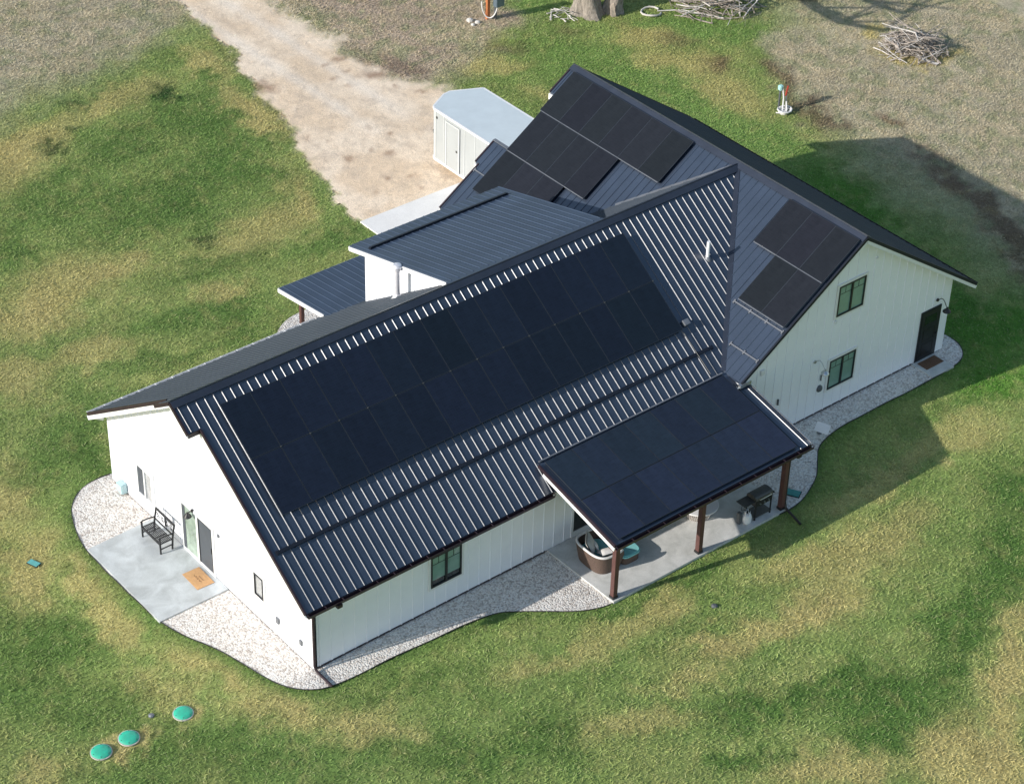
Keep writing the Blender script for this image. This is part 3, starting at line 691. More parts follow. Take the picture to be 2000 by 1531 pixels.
# grass: many small blades, one piece of ground cover
def blades(name, N, kind_scale, seed, region=None):
    rng = np.random.default_rng(seed)
    x = rng.uniform(-11, 50, N); y = rng.uniform(-17, 46, N)
    # keep what the camera's surroundings can see
    ux = .7755 * x - .6309 * y; uy = .6457 * x + .7635 * y       # across, away
    keep = (np.abs(ux - 2.5) < 19 + (uy + 8) * .17) & (uy > -12) & (uy < 54)
    for P in (GR_W, GR_E, NORTH, SL_W, SL_P, APRON, [(0, 0), (27.2, 0), (27.2, 14.1), (16, 14.1), (16, 11.3), (0, 11.3)]):
        keep &= ~inpoly(x, y, P)
    keep &= rng.random(N) > drive_mask(x, y) * .985
    dens = fbm(x * 1.6, y * 1.6, 15)
    keep &= rng.random(N) < .55 + dens * .6
    for lx, ly, lr in ((-4.0, .83, .34), (-5.7, .9, .36), (-6.6, .9, .36), (-4.1, 9.2, .2)):
        keep &= np.hypot(x - lx, y - ly) > lr
    x = x[keep]; y = y[keep]; n = len(x)
    col = field(x, y)
    g = rng.normal(1, .15, (n, 1)).clip(.45, 1.7)
    w = rng.random((n, 1))
    straw = (w > .84).astype(float) * .36
    col = col * (1 - straw) + np.array([.50, .44, .26]) * straw
    dark = (w < .16).astype(float) * .5
    col = col * (1 - dark) + col * .45 * dark
    col = (col * g).clip(.01, .9)
    sc = kind_scale * rng.uniform(.6, 1.5, n)
    an = rng.uniform(0, 2 * math.pi, n); ta = rng.uniform(0, 2 * math.pi, n)
    wd = .022 * sc; ln = .12 * sc; ht = .05 * sc
    bx = np.cos(an) * wd; by = np.sin(an) * wd
    tx = np.cos(ta) * ln; ty = np.sin(ta) * ln
    z0 = np.full(n, -.012)
    p = np.stack([np.stack([x - bx, y - by, z0], 1), np.stack([x + bx, y + by, z0], 1), np.stack([x + tx, y + ty, ht + .0 * z0], 1)], 1).reshape(-1, 3)
    me = bpy.data.meshes.new(name)
    me.vertices.add(3 * n); me.vertices.foreach_set('co', p.astype(np.float32).ravel())
    me.loops.add(3 * n); me.loops.foreach_set('vertex_index', np.arange(3 * n, dtype=np.int32))
    me.polygons.add(n); me.polygons.foreach_set('loop_start', (np.arange(n) * 3).astype(np.int32))
    me.update(calc_edges=True)
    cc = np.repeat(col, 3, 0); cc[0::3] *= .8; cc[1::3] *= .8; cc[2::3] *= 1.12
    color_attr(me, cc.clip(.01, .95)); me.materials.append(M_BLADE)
    o = bpy.data.objects.new(name, me); COL.objects.link(o)
    return tag(o, 'short mown grass, green and straw coloured, all over the yard', 'grass', kind='stuff')
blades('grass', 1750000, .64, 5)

# ---------------------------------------------------------------- the house
WA = 11.314; YR = WA / 2; ZR = 6.815; EA = .358; ZE = 2.698; MA = (ZR - ZE) / (YR + EA)
XR = 21.888; ZB = 6.871; MBs = .678
zA = lambda y: ZR - MA * abs(y - YR)
zB = lambda x: ZB - MBs * abs(x - XR)
ZC0, MC = 6.83, .2536
zC = lambda y: ZC0 - MC * (y - YR)
zD = lambda y: 3.07 - .138 * (y - 11.12)
MP = .2185
zP = lambda y: 2.50 + MP * (y + 3.253)

house = thing('farmhouse', (0, 0, 0), 'white board and batten farmhouse with dark ribbed metal roofs and wings meeting in a T', 'house')

def up(n): return V(n).normalized()
def slab(mb, pts, zf, t=.10):
    """roof slab: plan points, top on zf(x, y)"""
    top = [V((x, y, zf(x, y))) for x, y in pts]
    mb.prism([p - V((0, 0, t)) for p in top], (0, 0, t))
RB, RT, RH = .021, .005, .0215
def rib(mb, a, b, n, across, RH=.0215):
    """one rib from a to b on a slope with normal n"""
    a = V(a); b = V(b); n = V(n); c = V(across)
    q = [a - c * RB, a + c * RB, a + c * RT + n * RH, a - c * RT + n * RH]
    w = [b - c * RB, b + c * RB, b + c * RT + n * RH, b - c * RT + n * RH]
    mb.add(q + w, [(0, 1, 5, 4), (1, 2, 6, 5), (2, 3, 7, 6), (3, 0, 4, 7), (3, 2, 1, 0), (4, 5, 6, 7)])

nA = up((0, -MA, 1)); nAb = up((0, MA, 1)); nB = up((-MBs, 0, 1)); nBe = up((MBs, 0, 1))
yn = 4.77; x1, x2 = -.446, -.881
# front wing, south slope
m = MB()
slab(m, [(x1, -EA), (15.9, -EA), (21.85, YR), (x2, YR), (x2, yn), (x1, yn)], lambda x, y: zA(y), .09)
RP = .295
xx = -.745
while xx < 21.7:
    y0 = -EA if xx > x1 + .05 else yn + .02
    ytop = YR - .16
    yv = YR - (21.81 - xx) / (21.81 - 15.74) * (YR + EA)   # valley
    if xx > 15.74: y0 = max(y0, yv)
    if ytop - y0 > .05: rib(m, (xx, y0, zA(y0)), (xx, ytop, zA(ytop)), nA, (1, 0, 0))
    xx += RP
roofS = m.build('roof', MATS['roof_metal'], house)
m = MB(); slab(m, [(x1, WA + EA), (15.9, WA + EA), (21.85, YR), (x2, YR), (x2, WA - yn), (x1, WA - yn)], lambda x, y: zA(y), .09)
xx = -.745
while xx < 21.7:
    y0 = WA + EA if xx > x1 + .05 else WA - yn - .02
    yv = YR + (21.81 - xx) / (21.81 - 15.74) * (YR + EA)
    if xx > 15.74: y0 = min(y0, yv)
    if 9.5 < xx < 15.8: y0 = YR + .2
    if y0 - YR > .3: rib(m, (xx, y0, zA(y0)), (xx, YR + .16, zA(YR + .16)), nAb, (1, 0, 0))
    xx += RP
roofN = m.build('roof', MATS['roof_metal_back'], house)
# ridge cap
def cap(name, parent, a, b, mL, w=.19, lift=.045, mt='roof_flash'):
    """a, b ridge end points; folds down to both sides with slopes mL=(left,right) horizontally w"""
    a = V(a); b = V(b); d = (b - a).normalized(); s = V((-d.y, d.x, 0))
    m = MB()
    for sg, sl in ((1, mL[0]), (-1, mL[1])):
        e = s * sg * w - V((0, 0, sl * w))
        n = V((s.x * sg * sl, s.y * sg * sl, 1)).normalized()
        m.prism([a + n * lift, b + n * lift, b + e + n * lift, a + e + n * lift], n * .012)
    m.cyl(a + V((0, 0, lift + .012)), b + V((0, 0, lift + .012)), .022, n=8)
    return m.build(name, MATS[mt], parent)
cap('ridge_cap', roofS, (x2 - .01, YR, ZR), (21.75, YR, ZR), (MA, MA))
# snow rail on the front slope
def rail_on(parent, a, b, n, side, name='snow_rail', mt='roof_flash', h=.09, w=.10):
    a = V(a); b = V(b); n = V(n); m = MB()
    m.bar(a + n * h * .75, b + n * h * .75, w, .035, up=n)
    m.bar(a + n * h * .4, b + n * h * .4, .02, h * .7, up=n)
    k = int((b - a).length / .59)
    for i in range(k + 1):
        p = a.lerp(b, i / k)
        m.bar(p + n * .02 - V(side) * .07, p + n * .02 + V(side) * .07, .05, .05, up=n)
    return m.build(name, MATS[mt], parent)
dA = V((0, 1, MA)).normalized()
rail_on(roofS, (-.3, 1.25, zA(1.25)), (16.75, 1.25, zA(1.25)), nA, dA, mt='rail_dark', h=.07)
# tall wing, west slope (with the stepped verge at its far end)
m = MB()
ys_ = -.33
zb = lambda x, y: zB(x)
slab(m, [(XR, ys_), (XR, 14.40), (20.80, 14.40), (20.80, 13.98), (18.58, 13.98), (18.58, 14.86), (17.74, 14.86), (17.74, 14.66), (15.95, 14.66), (15.95, 3.0), (16.64, 3.0), (16.64, ys_)], zb, .09)
for k in range(60):
    y = -.18 + RP * k
    if y > 14.8: break
    xt = XR - .16
    if y < 13.95: xb = 16.64 if y < YR else 15.97
    elif y < 14.36: xb = 15.97
    else: xb = 15.97; xt = 18.5
    # stop at the valleys
    if -EA < y < YR: xb = 21.81 - (YR - y) / (YR + EA) * (21.81 - 15.74) + .02; xb = max(xb, 16.66)
    elif YR <= y < WA + EA: xb = max(15.97, 21.81 - (y - YR) / (YR + EA) * (21.81 - 15.74) + .02)
    if y > 14.36:
        if y < 14.6: rib(m, (15.97, y, zB(15.97)), (18.5, y, zB(18.5)), nB, (0, 1, 0))
        else: rib(m, (17.76, y, zB(17.76)), (18.5, y, zB(18.5)), nB, (0, 1, 0))
        continue
    if xt - xb > .1:
        if y > 13.9: rib(m, (15.97, y, zB(15.97)), (18.5, y, zB(18.5)), nB, (0, 1, 0)); rib(m, (20.82, y, zB(20.82)), (xt, y, zB(xt)), nB, (0, 1, 0))
        else: rib(m, (xb, y, zB(xb)), (xt, y, zB(xt)), nB, (0, 1, 0))
roofW = m.build('roof', MATS['roof_metal'], house)
m = MB()
slab(m, [(XR, ys_), (28.1, ys_), (28.1, 14.40), (XR, 14.40)], zb, .09)
for k in range(60):
    y = -.18 + RP * k
    if y > 14.3: break
    rib(m, (XR + .16, y, zB(XR + .16)), (28.12, y, zB(28.12)), nBe, (0, 1, 0))
roofE = m.build('roof', MATS['roof_metal_back'], house)
cap('ridge_cap', roofW, (XR, ys_ - .01, ZB), (XR, 14.41, ZB), (MBs, MBs))
dB = V((1, 0, MBs)).normalized()
rail_on(roofW, (18.42, -.25, zB(18.42)), (18.42, 2.0, zB(18.42)), nB, dB, mt='rail_grey', h=.05, w=.04)
rail_on(roofW, (17.38, -.25, zB(17.38)), (17.38, 1.0, zB(17.38)), nB, dB, mt='rail_grey', h=.05, w=.04)
rail_on(roofW, (17.5, 13.6, zB(17.5)), (17.5, 14.6, zB(17.5)), nB, dB, mt='rail_grey', h=.05, w=.04)
m = MB(); m.box(18.52, 18.66, 13.95, 14.88, zB(18.6) + .03, zB(18.6) + .05); m.build('ledge_cap', MATS['rail_grey'], roofW)
# valley flashing between the two wings
nV = (nA + nB).normalized()
m = MB(); a = V((16.62, .52, zB(16.62) + .03)); b = V((21.78, YR - .02, ZR + .03)); m.bar(a, b, .17, .03, up=nV); m.build('valley_flashing', MATS['roof_flash'], roofW)
m = MB(); a = V((18.9, YR + (21.81 - 18.9) / (21.81 - 15.74) * (YR + EA), 0)); a.z = zB(18.9) + .02; b = V((21.78, YR + .02, ZR + .02)); m.bar(a, b, .14, .03, up=(nAb + nB).normalized()); m.build('valley_flashing', MATS['rail_grey'], roofN)
# shed dormer on the back slope
m = MB(); zc = lambda x, y: zC(y)
slab(m, [(9.49, YR + .02), (15.86, YR + .02), (15.86, 11.22), (9.49, 11.22)], zc, .10)
nC = up((0, MC, 1))
for k in range(22):
    xx = 9.62 + RP * k
    if xx < 15.84: rib(m, (xx, YR + .26, zC(YR + .26)), (xx, 11.22, zC(11.22)), nC, (1, 0, 0), .018)
roofC = m.build('roof', MATS['roof_metal_low'], house)
rail_on(roofC, (9.7, 10.35, zC(10.35)), (15.5, 10.35, zC(10.35)), nC, V((0, 1, -MC)).normalized(), h=.08, mt='rail_dark')
m = MB()
m.bar((9.46, YR + .3, zC(YR + .3) - .115), (9.46, 11.22, zC(11.22) - .115), .03, .15)
m.bar((9.46, 11.235, zC(11.22) - .11), (15.88, 11.235, zC(11.22) - .11), .03, .14)
m.bar((15.88, YR + .3, zC(YR + .3) - .11), (15.88, 11.22, zC(11.22) - .11), .03, .14)
m.build('fascia', MATS['white_trim'], roofC)
# porch roof on the back
m = MB(); slab(m, [(8.46, 11.05), (15.5, 11.05), (15.5, 14.02), (8.46, 14.02)], lambda x, y: zD(y), .09)
nD = up((0, .138, 1))
for k in range(24):
    xx = 8.6 + RP * k
    rib(m, (xx, 11.1, zD(11.1)), (xx, 14.02, zD(14.02)), nD, (1, 0, 0), .018)
roofD = m.build('porch_roof', MATS['roof_metal_low'], house)
m = MB()
m.bar((8.43, 11.3, zD(11.3) - .10), (8.43, 14.02, zD(14.02) - .10), .03, .15)
m.bar((8.42, 14.04, zD(14.02) - .10), (15.5, 14.04, zD(14.02) - .10), .03, .15)
m.build('fascia', MATS['white_trim'], roofD)
for px in (9.14, 12.3, 15.2):
    m = MB(); m.box(px - .07, px + .07, 13.62, 13.76, .02, zD(13.7) - .1); m.build('porch_post', MATS['post_wood'], house, bevel=.01)

# walls ----------------------------------------------------------------
def wall_poly(name, pts, off, battens):
    m = MB(); m.prism(pts, off)
    for a, b in battens: m.bar(a, b, .04, .03, up=V(off).normalized())
    return m.build(name, MATS['siding'], house)
ty = .12
# bright gable (faces -X)
pts = [(0, 0, .06), (0, WA, .06), (0, WA, zA(WA) - .1), (0, YR, ZR - .1), (0, 0, zA(0) - .1)]
bt = []
y = .25
while y < WA:
    if not any(lo - .03 < y < hi + .03 for lo, hi in ((5.15, 7.02), (2.42, 3.06), (8.6, 9.68))):
        bt.append(((-.004, y, .08), (-.004, y, zA(y) - .12)))
    elif y < 3.1: bt += [((-.004, y, .08), (-.004, y, .88)), ((-.004, y, 1.9), (-.004, y, zA(y) - .12))]
    elif y < 8: bt += [((-.004, y, 2.1), (-.004, y, zA(y) - .12))]
    else: bt += [((-.004, y, .08), (-.004, y, .52)), ((-.004, y, 1.92), (-.004, y, zA(y) - .12))]
    y += .41
wall_poly('wall', pts, (ty, 0, 0), bt)
# long front wall (faces -Y)
bt = []
x = .22
while x < 16.9:
    if 4.2 < x < 5.5: bt += [((x, -.004, .08), (x, -.004, .84)), ((x, -.004, 2.24), (x, -.004, zA(0) - .12))]
    elif not 9.75 < x < 11.7: bt.append(((x, -.004, .08), (x, -.004, zA(0) - .12)))
    x += .425
wall_poly('wall', [(.002, 0, .06), (16.98, 0, .06), (16.98, 0, zA(0) - .1), (.002, 0, zA(0) - .1)], (0, ty, 0), bt)
# tall gable (faces -Y)
xl, xr2 = 16.98, 27.195
bt = []
x = xl + .3
while x < xr2 - .1:
    if 21.12 < x < 22.55: bt += [((x, -.006, .08), (x, -.006, .80)), ((x, -.006, 2.12), (x, -.006, 3.78)), ((x, -.006, 5.12), (x, -.006, zB(x) - .12))]
    elif 25.68 < x < 26.8: bt += [((x, -.006, 2.22), (x, -.006, zB(x) - .12))]
    else: bt.append(((x, -.006, .08), (x, -.006, zB(x) - .12)))
    x += .43
wall_poly('wall', [(xl, -.002, .06), (xr2, -.002, .06), (xr2, -.002, zB(xr2) - .1), (XR, -.002, ZB - .1), (xl, -.002, zB(xl) - .1)], (0, ty, 0), bt)
# the remaining walls
m = MB(); m.box(xr2 - ty, xr2, ty, 14.0, .06, zB(xr2) - .1); m.build('wall', MATS['siding'], house)
m = MB(); m.prism([(16.3, 13.9, .06), (xr2 - ty, 13.9, .06), (xr2 - ty, 13.9, zB(xr2) - .14), (XR, 13.9, ZB - .1), (16.3, 13.9, zB(16.3) - .1)], (0, .1, 0)); m.build('wall', MATS['siding'], house)
m = MB(); m.box(16.3, 16.4, WA, 13.88, .06, zB(16.3) - .1); m.build('wall', MATS['siding'], house)
m = MB(); m.box(.0 + ty, 16.25, WA - ty, WA, .06, zA(WA) - .1); m.build('wall', MATS['siding'], house)
# dormer walls
m = MB(); m.prism([(9.79, YR + .25, zA(YR + .25) - .05), (9.79, 10.78, zA(10.78) - .05), (9.79, 10.78, zC(10.78) - .1), (9.79, YR + .25, zC(YR + .25) - .1)], (ty, 0, 0))
for k in range(12):
    y = 10.6 - .42 * k
    if y > YR + .4: m.bar((9.786, y, zA(y)), (9.786, y, zC(y) - .11), .045, .04, up=(1, 0, 0))
m.build('wall', MATS['siding'], house)
m = MB(); m.box(9.92, 15.55, 10.68, 10.80, zA(10.7) - .05, zC(10.7) - .12); m.build('wall', MATS['siding'], house)
m = MB(); m.prism([(15.55, YR + .25, zA(YR + .25) - .05), (15.55, 10.66, zA(10.66) - .05), (15.55, 10.66, zC(10.66) - .1), (15.55, YR + .25, zC(YR + .25) - .1)], (ty, 0, 0)); m.build('wall', MATS['siding'], house)
# plinth line
m = MB(); m.box(-.004 + .02, .1, .02, WA - .02, -.02, .058); m.box(.02, 27.17, .02, .1, -.02, .058); m.box(27.08, 27.18, .1, 13.9, -.02, .058); m.build('foundation', MATS['edging'], house)
for a_, b_ in ((.05, 8.8), (16.4, 25.6)):
    m = MB(); m.box(a_, b_, -.02, .012, .045, .085); m.build('base_flashing', MATS['brown_trim'], house)

# verge boards, fascias, soffits, gutters
def rake(parent, a, b, out, hw=.20, hb=.07, tm='brown_trim'):
    """white board below a dark strip, both along a->b on the roof edge, thickness towards out"""
    a = V(a); b = V(b); out = V(out)
    m = MB(); m.bar(a + out * .018 - V((0, 0, .10 + hw / 2)), b + out * .018 - V((0, 0, .10 + hw / 2)), .036, hw) ; m.build('fascia', MATS['white_trim'], parent)
    m = MB(); m.bar(a + out * .012 - V((0, 0, .03)), b + out * .012 - V((0, 0, .03)), .06, .11); m.build('rake_trim', MATS[tm], parent)
def soffit(parent, pts, dz=-.12, t=.02):
    m = MB(); m.prism([(p[0], p[1], p[2] + dz) for p in pts], (0, 0, -t)); m.build('soffit', MATS['white_trim'], parent)
W_ = (-1, 0, 0)
rake(roofS, (x1, -EA, ZE), (x1, yn, zA(yn)), W_, .15)
rake(roofS, (x2, yn, zA(yn)), (x2, YR, ZR), W_, .05)
rake(roofN, (x1, WA + EA, ZE), (x1, WA - yn, zA(yn)), W_, .15)
rake(roofN, (x2, WA - yn, zA(yn)), (x2, YR, ZR), W_, .05)
m = MB(); m.box(x2, x1, yn - .02, yn + .01, zA(yn) - .16, zA(yn) - .01); m.build('verge_return', MATS['brown_trim'], roofS)
m = MB(); m.box(x2, x1, WA - yn - .01, WA - yn + .02, zA(yn) - .16, zA(yn) - .01); m.build('verge_return', MATS['brown_trim'], roofN)
soffit(roofS, [(x1, -EA, ZE), (-.01, -EA, ZE), (-.01, YR, ZR), (x1, YR, ZR)])
soffit(roofN, [(x1, WA + EA, ZE), (-.01, WA + EA, ZE), (-.01, YR, ZR), (x1, YR, ZR)])
S_ = (0, -1, 0)
rake(roofW, (16.64, ys_, zB(16.64)), (XR, ys_, ZB), S_, .10, tm='rail_dark')
rake(roofE, (XR, ys_, ZB), (28.1, ys_, zB(28.1)), S_, .12, tm='rail_dark')
soffit(roofW, [(16.64, ys_, zB(16.64)), (16.64, -.03, zB(16.64)), (XR, -.03, ZB), (XR, ys_, ZB)])
soffit(roofE, [(28.1, ys_, zB(28.1)), (28.1, -.03, zB(28.1)), (XR, -.03, ZB), (XR, ys_, ZB)])
rake(roofW, (20.8, 14.4, zB(20.8)), (XR, 14.4, ZB), (0, 1, 0), .12)
rake(roofE, (XR, 14.4, ZB), (28.1, 14.4, zB(28.1)), (0, 1, 0), .12)
m = MB(); m.box(20.74, 20.79, 14.0, 14.42, zB(20.8) - .30, zB(20.8) - .06); m.box(17.68, 17.73, 14.64, 14.88, zB(17.7) - .22, zB(17.7) - .05); m.build('verge_return', MATS['white_trim'], roofW)
rake(roofW, (17.74, 14.86, zB(17.74)), (18.58, 14.86, zB(18.58)), (0, 1, 0), .08)
rake(roofW, (15.95, 14.66, zB(15.95)), (17.74, 14.66, zB(17.74)), (0, 1, 0), .10)
def gutter(parent, a, b, out, name='gutter', mt='brown_trim', w=.13, h=.12):
    a = V(a); b = V(b); o = V(out); m = MB(); z = V((0, 0, 1))
    m.prism([a, a - z * h, a + o * w * .75 - z * h, a + o * w, a + o * w - o * .012, a + o * w * .72 - z * (h - .012), a + o * .012 - z * (h - .012), a + o * .012], b - a)
    L = (b - a).length; k = max(1, int(L / .6))
    for i in range(k + 1):
        p = a.lerp(b, i / k); m.bar(p + z * .005, p + o * w + z * .005, .025, .012)
    return m.build(name, MATS[mt], parent)
gutter(roofS, (-.42, -EA - .005, ZE - .035), (8.72, -EA - .005, ZE - .035), S_)
gutter(roofN, (-.42, WA + EA + .005, ZE - .035), (8.4, WA + EA + .005, ZE - .035), (0, 1, 0), mt='white_trim')
gutter(roofE, (28.105, -.3, zB(28.1) - .04), (28.105, 14.3, zB(28.1) - .04), (1, 0, 0))
m = MB(); m.box(0.02, 8.7, -EA + .01, -EA + .03, ZE - .24, ZE - .10); m.box(.02, 8.7, -EA + .03, -.03, ZE - .25, ZE - .23); m.build('soffit', MATS['white_trim'], roofS)
m = MB(); m.cyl((-.30, WA + EA + .02, ZE - .22), (-.05, WA + EA - .25, ZE - .24), .07, n=12); m.build('gutter_elbow', MATS['white_trim'], roofN)
m = MB(); m.box(.55, .72, -EA - .16, -EA - .01, ZE - .24, ZE - .13); m.build('gutter_outlet', MATS['brown_trim'], roofS)
# downspout at the near corner, with its run-out over the gravel
m = MB(); m.tube([(.02, -EA - .02, ZE - .14), (.0, -.20, ZE - .24), (-.01, -.055, ZE - .36), (-.01, -.055, .22), (0, -.12, .10), (0, -.35, .07), (0, -.92, .06)], .045, 8)
m.build('downspout', MATS['brown_trim'], house, smooth=True)

# patio roof --------------------------------------------------------------
PX0, PX1, PY0, PY1 = 8.72, 16.98, -3.26, .44
m = MB(); slab(m, [(PX0, PY0), (PX1, PY0), (PX1, -.05), (16.72, -.05), (16.72, PY1), (PX0, PY1)], lambda x, y: zP(y), .08)
nP = up((0, -MP, 1))
for k in range(29):
    xx = 8.86 + RP * k
    if 8.9 < xx < PX1 - .05:
        ya, yb_ = (PY0, -.08) if xx > 16.45 else ((PY0, PY1 - .05) if xx < 8.9 else (-3.0, .2))
        rib(m, (xx, ya, zP(ya)), (xx, yb_, zP(yb_)), nP, (1, 0, 0))
proof = m.build('patio_roof', MATS['roof_metal'], house)
m = MB(); m.bar((PX0 + .05, PY1 - .02, zP(PY1) + .05), (16.5, PY1 - .02, zP(PY1) + .05), .05, .03); m.build('transition_trim', MATS['rail_grey'], proof)
m = MB(); m.bar((PX0 - .022, PY0, zP(PY0) - .14), (PX0 - .022, .1, zP(.1) - .14), .035, .15); m.build('fascia', MATS['white_trim'], proof)
m = MB(); m.bar((PX0 - .02, PY0 - .02, zP(PY0) - .01), (PX0 - .02, PY1 - .1, zP(PY1 - .1) - .01), .06, .12); m.build('rake_trim', MATS['brown_trim'], proof)
m = MB(); m.bar((PX1 + .01, PY0, zP(PY0) + .03), (PX1 + .01, -.1, zP(-.1) + .03), .03, .04); m.build('edge_trim', MATS['galv'], proof)
m = MB(); m.bar((PX1 - .10, PY0 + .2, zP(PY0 + .2) + .045), (PX1 - .10, -.12, zP(-.12) + .045), .05, .02); m.build('edge_trim', MATS['roof_flash'], proof)
gutter(proof, (PX0, PY0 - .01, zP(PY0) - .04), (PX1 + .02, PY0 - .01, zP(PY0) - .04), S_)
m = MB(); m.box(PX0 + .08, PX1 - .3, -3.04, -2.90, 2.13, 2.38); m.build('patio_beam', MATS['post_wood'], house)
m = MB()
for k in range(12):
    xx = 8.95 + k * .68
    m.bar((xx, -2.88, zP(-2.88) - .15), (xx, -.1, zP(-.1) - .15), .05, .12)
m.build('patio_rafters', MATS['post_wood'], house)
for px, py in ((9.06, -2.97), (12.60, -2.98), (16.20, -3.0)):
    m = MB(); m.box(px - .085, px + .085, py - .085, py + .085, .16, 2.14); po = m.build('patio_post', MATS['post_wood'], house, bevel=.008)
    m = MB(); m.box(px - .1, px + .1, py - .1, py + .1, .08, .162); m.build('post_base', MATS['black_metal'], po)
m = MB(); m.box(16.30, 16.47, -3.38, -3.24, 2.28, 2.36); m.tube([(16.42, -3.32, 2.34), (16.38, -3.2, 2.22), (16.335, -3.03, 2.10), (16.335, -3.03, .3), (16.3, -3.14, .12), (16.16, -3.95, .06)], .042, 8); m.build('downspout', MATS['black_metal'], house, smooth=True)
# kick-out end where the tall roof meets the patio roof
m = MB(); m.box(16.52, 17.0, -.42, -.30, zB(16.64) - .12, zB(16.64) + .0); m.bar((16.15, -.36, zP(-.36) + .07), (16.6, -.36, zP(-.36) + .07), .05, .04); m.build('kickout_flashing', MATS['galv'], house)

# windows and doors -------------------------------------------------------
def box_on(m, face, a0, a1, z0, z1, d0, d1):
    """face 'W': a along y, depth towards -x; 'S': a along x, depth towards -y"""
    if face == 'W': m.box(-d1, -d0, a0, a1, z0, z1)
    else: m.box(a0, a1, -d1, -d0, z0, z1)
def frame_on(m, face, a0, a1, z0, z1, w, d0, d1):
    box_on(m, face, a0, a0 + w, z0, z1, d0, d1); box_on(m, face, a1 - w, a1, z0, z1, d0, d1)
    box_on(m, face, a0 + w, a1 - w, z0, z0 + w, d0, d1); box_on(m, face, a0 + w, a1 - w, z1 - w, z1, d0, d1)
def slider(face, a0, a1, z0, z1, dark=True, blinddrop=0.0, panes=('blind_reflect', 'blind_reflect'), fm='dark_frame', d=.006):
    m = MB(); frame_on(m, face, a0 - .09, a1 + .09, z0 - .09, z1 + .09, .085, d, d + .035)
    w = m.build('window', MATS['white_trim'], house)
    m = MB(); frame_on(m, face, a0, a1, z0, z1, .05, d, d + .05)
    mid = (a0 + a1) / 2
    if len(panes) == 2: box_on(m, face, mid - .035, mid + .035, z0 + .05, z1 - .05, d, d + .055)
    m.build('frame', MATS[fm], w)
    rng_ = [(a0 + .05, mid - .035), (mid + .035, a1 - .05)] if len(panes) == 2 else [(a0 + .05, a1 - .05)]
    for (p0, p1), pm in zip(rng_, panes):
        zs = z0 + .05 + blinddrop
        m = MB(); box_on(m, face, p0, p1, zs, z1 - .05, d, d + .012); m.build('pane', MATS[pm], w)
        if blinddrop:
            m = MB(); box_on(m, face, p0, p1, z0 + .05, zs, d, d + .011); m.build('pane', MATS['glass_dark'], w)
        if dark:
            m = MB(); zt = z1 - .05 - .26 * (z1 - z0) / 1.1
            box_on(m, face, p0, p1, zt - .008, zt + .008, d + .012, d + .02)
            box_on(m, face, (p0 + p1) / 2 - .008, (p0 + p1) / 2 + .008, zt + .008, z1 - .05, d + .012, d + .02)
            m.build('muntin', MATS['dark_frame'], w)
    return w
slider('S', 4.28, 5.44, .93, 2.12, blinddrop=.2)
slider('S', 21.2, 22.47, 3.86, 5.05, d=.01)
slider('S', 21.2, 22.45, .88, 2.06, d=.01)
slider('W', 8.68, 9.58, .62, 1.82, dark=False, panes=('glass_reflect', 'screen'), fm='white_trim')
slider('W', 2.50, 2.97, .97, 1.80, dark=False, panes=('glass_reflect',), fm='dark_frame')
# sliding door on the bright gable
m = MB(); frame_on(m, 'W', 5.16, 7.02, .07, 2.0, .09, .004, .05); dr = m.build('sliding_door', MATS['white_trim'], house)
m = MB(); box_on(m, 'W', 6.02, 6.12, .16, 1.91, .004, .06); m.build('meeting_stile', MATS['white_trim'], dr)
m = MB(); box_on(m, 'W', 6.12, 6.93, .16, 1.91, .004, .02); m.build('pane', MATS['glass_door'], dr)
m = MB(); box_on(m, 'W', 6.80, 6.93, .16, 1.91, .021, .03); m.build('dark_strip', MATS['screen'], dr)  # darker strip along the left edge of the pane
m = MB(); box_on(m, 'W', 5.25, 6.02, .10, 1.91, .02, .034); m.build('insect_screen', MATS['screen'], dr)
m = MB(); frame_on(m, 'W', 5.25, 6.02, .10, 1.91, .035, .034, .048); m.build('screen_frame', MATS['dark_frame'], dr)
m = MB(); box_on(m, 'W', 5.275, 5.30, .95, 1.15, .048, .075); m.build('handle', MATS['black_metal'], dr)
# glazed door under the patio roof
m = MB(); frame_on(m, 'S', 9.84, 11.6, .10, 2.08, .08, .004, .05); dr = m.build('patio_door', MATS['white_trim'], house)
m = MB(); box_on(m, 'S', 10.68, 10.76, .18, 2.0, .004, .05); box_on(m, 'S', 9.92, 10.68, .18, .30, .004, .045); box_on(m, 'S', 10.76, 11.52, .18, .30, .004, .045); m.build('rails', MATS['white_trim'], dr)
m = MB(); box_on(m, 'S', 9.92, 10.68, .30, 2.0, .004, .02); m.build('pane', MATS['glass_dark'], dr)
m = MB(); box_on(m, 'S', 10.76, 11.52, .30, 2.0, .004, .02); m.build('pane', MATS['glass_dark'], dr)
# entrance door at the far right of the tall gable
m = MB(); box_on(m, 'S', 25.74, 26.76, .07, 2.16, .008, .04); dr = m.build('door', MATS['dark_frame'], house)
m = MB(); box_on(m, 'S', 25.80, 26.70, .10, 2.10, .04, .055); box_on(m, 'S', 25.92, 26.58, 1.45, 1.52, .055, .066); m.build('door_leaf', MATS['dark_frame'], dr)
m = MB()
for z0, z1 in ((.25, .75), (.85, 1.35)): frame_on(m, 'S', 25.95, 26.55, z0, z1, .03, .055, .064)
m.build('moulding', MATS['black_metal'], dr)
m = MB(); box_on(m, 'S', 25.95, 26.55, 1.58, 1.92, .055, .060); m.build('pane', MATS['glass_dark'], dr)
m = MB(); m.cyl((26.62, -.055, 1.02), (26.62, -.11, 1.02), .03, n=10); m.build('handle', MATS['black_metal'], dr)
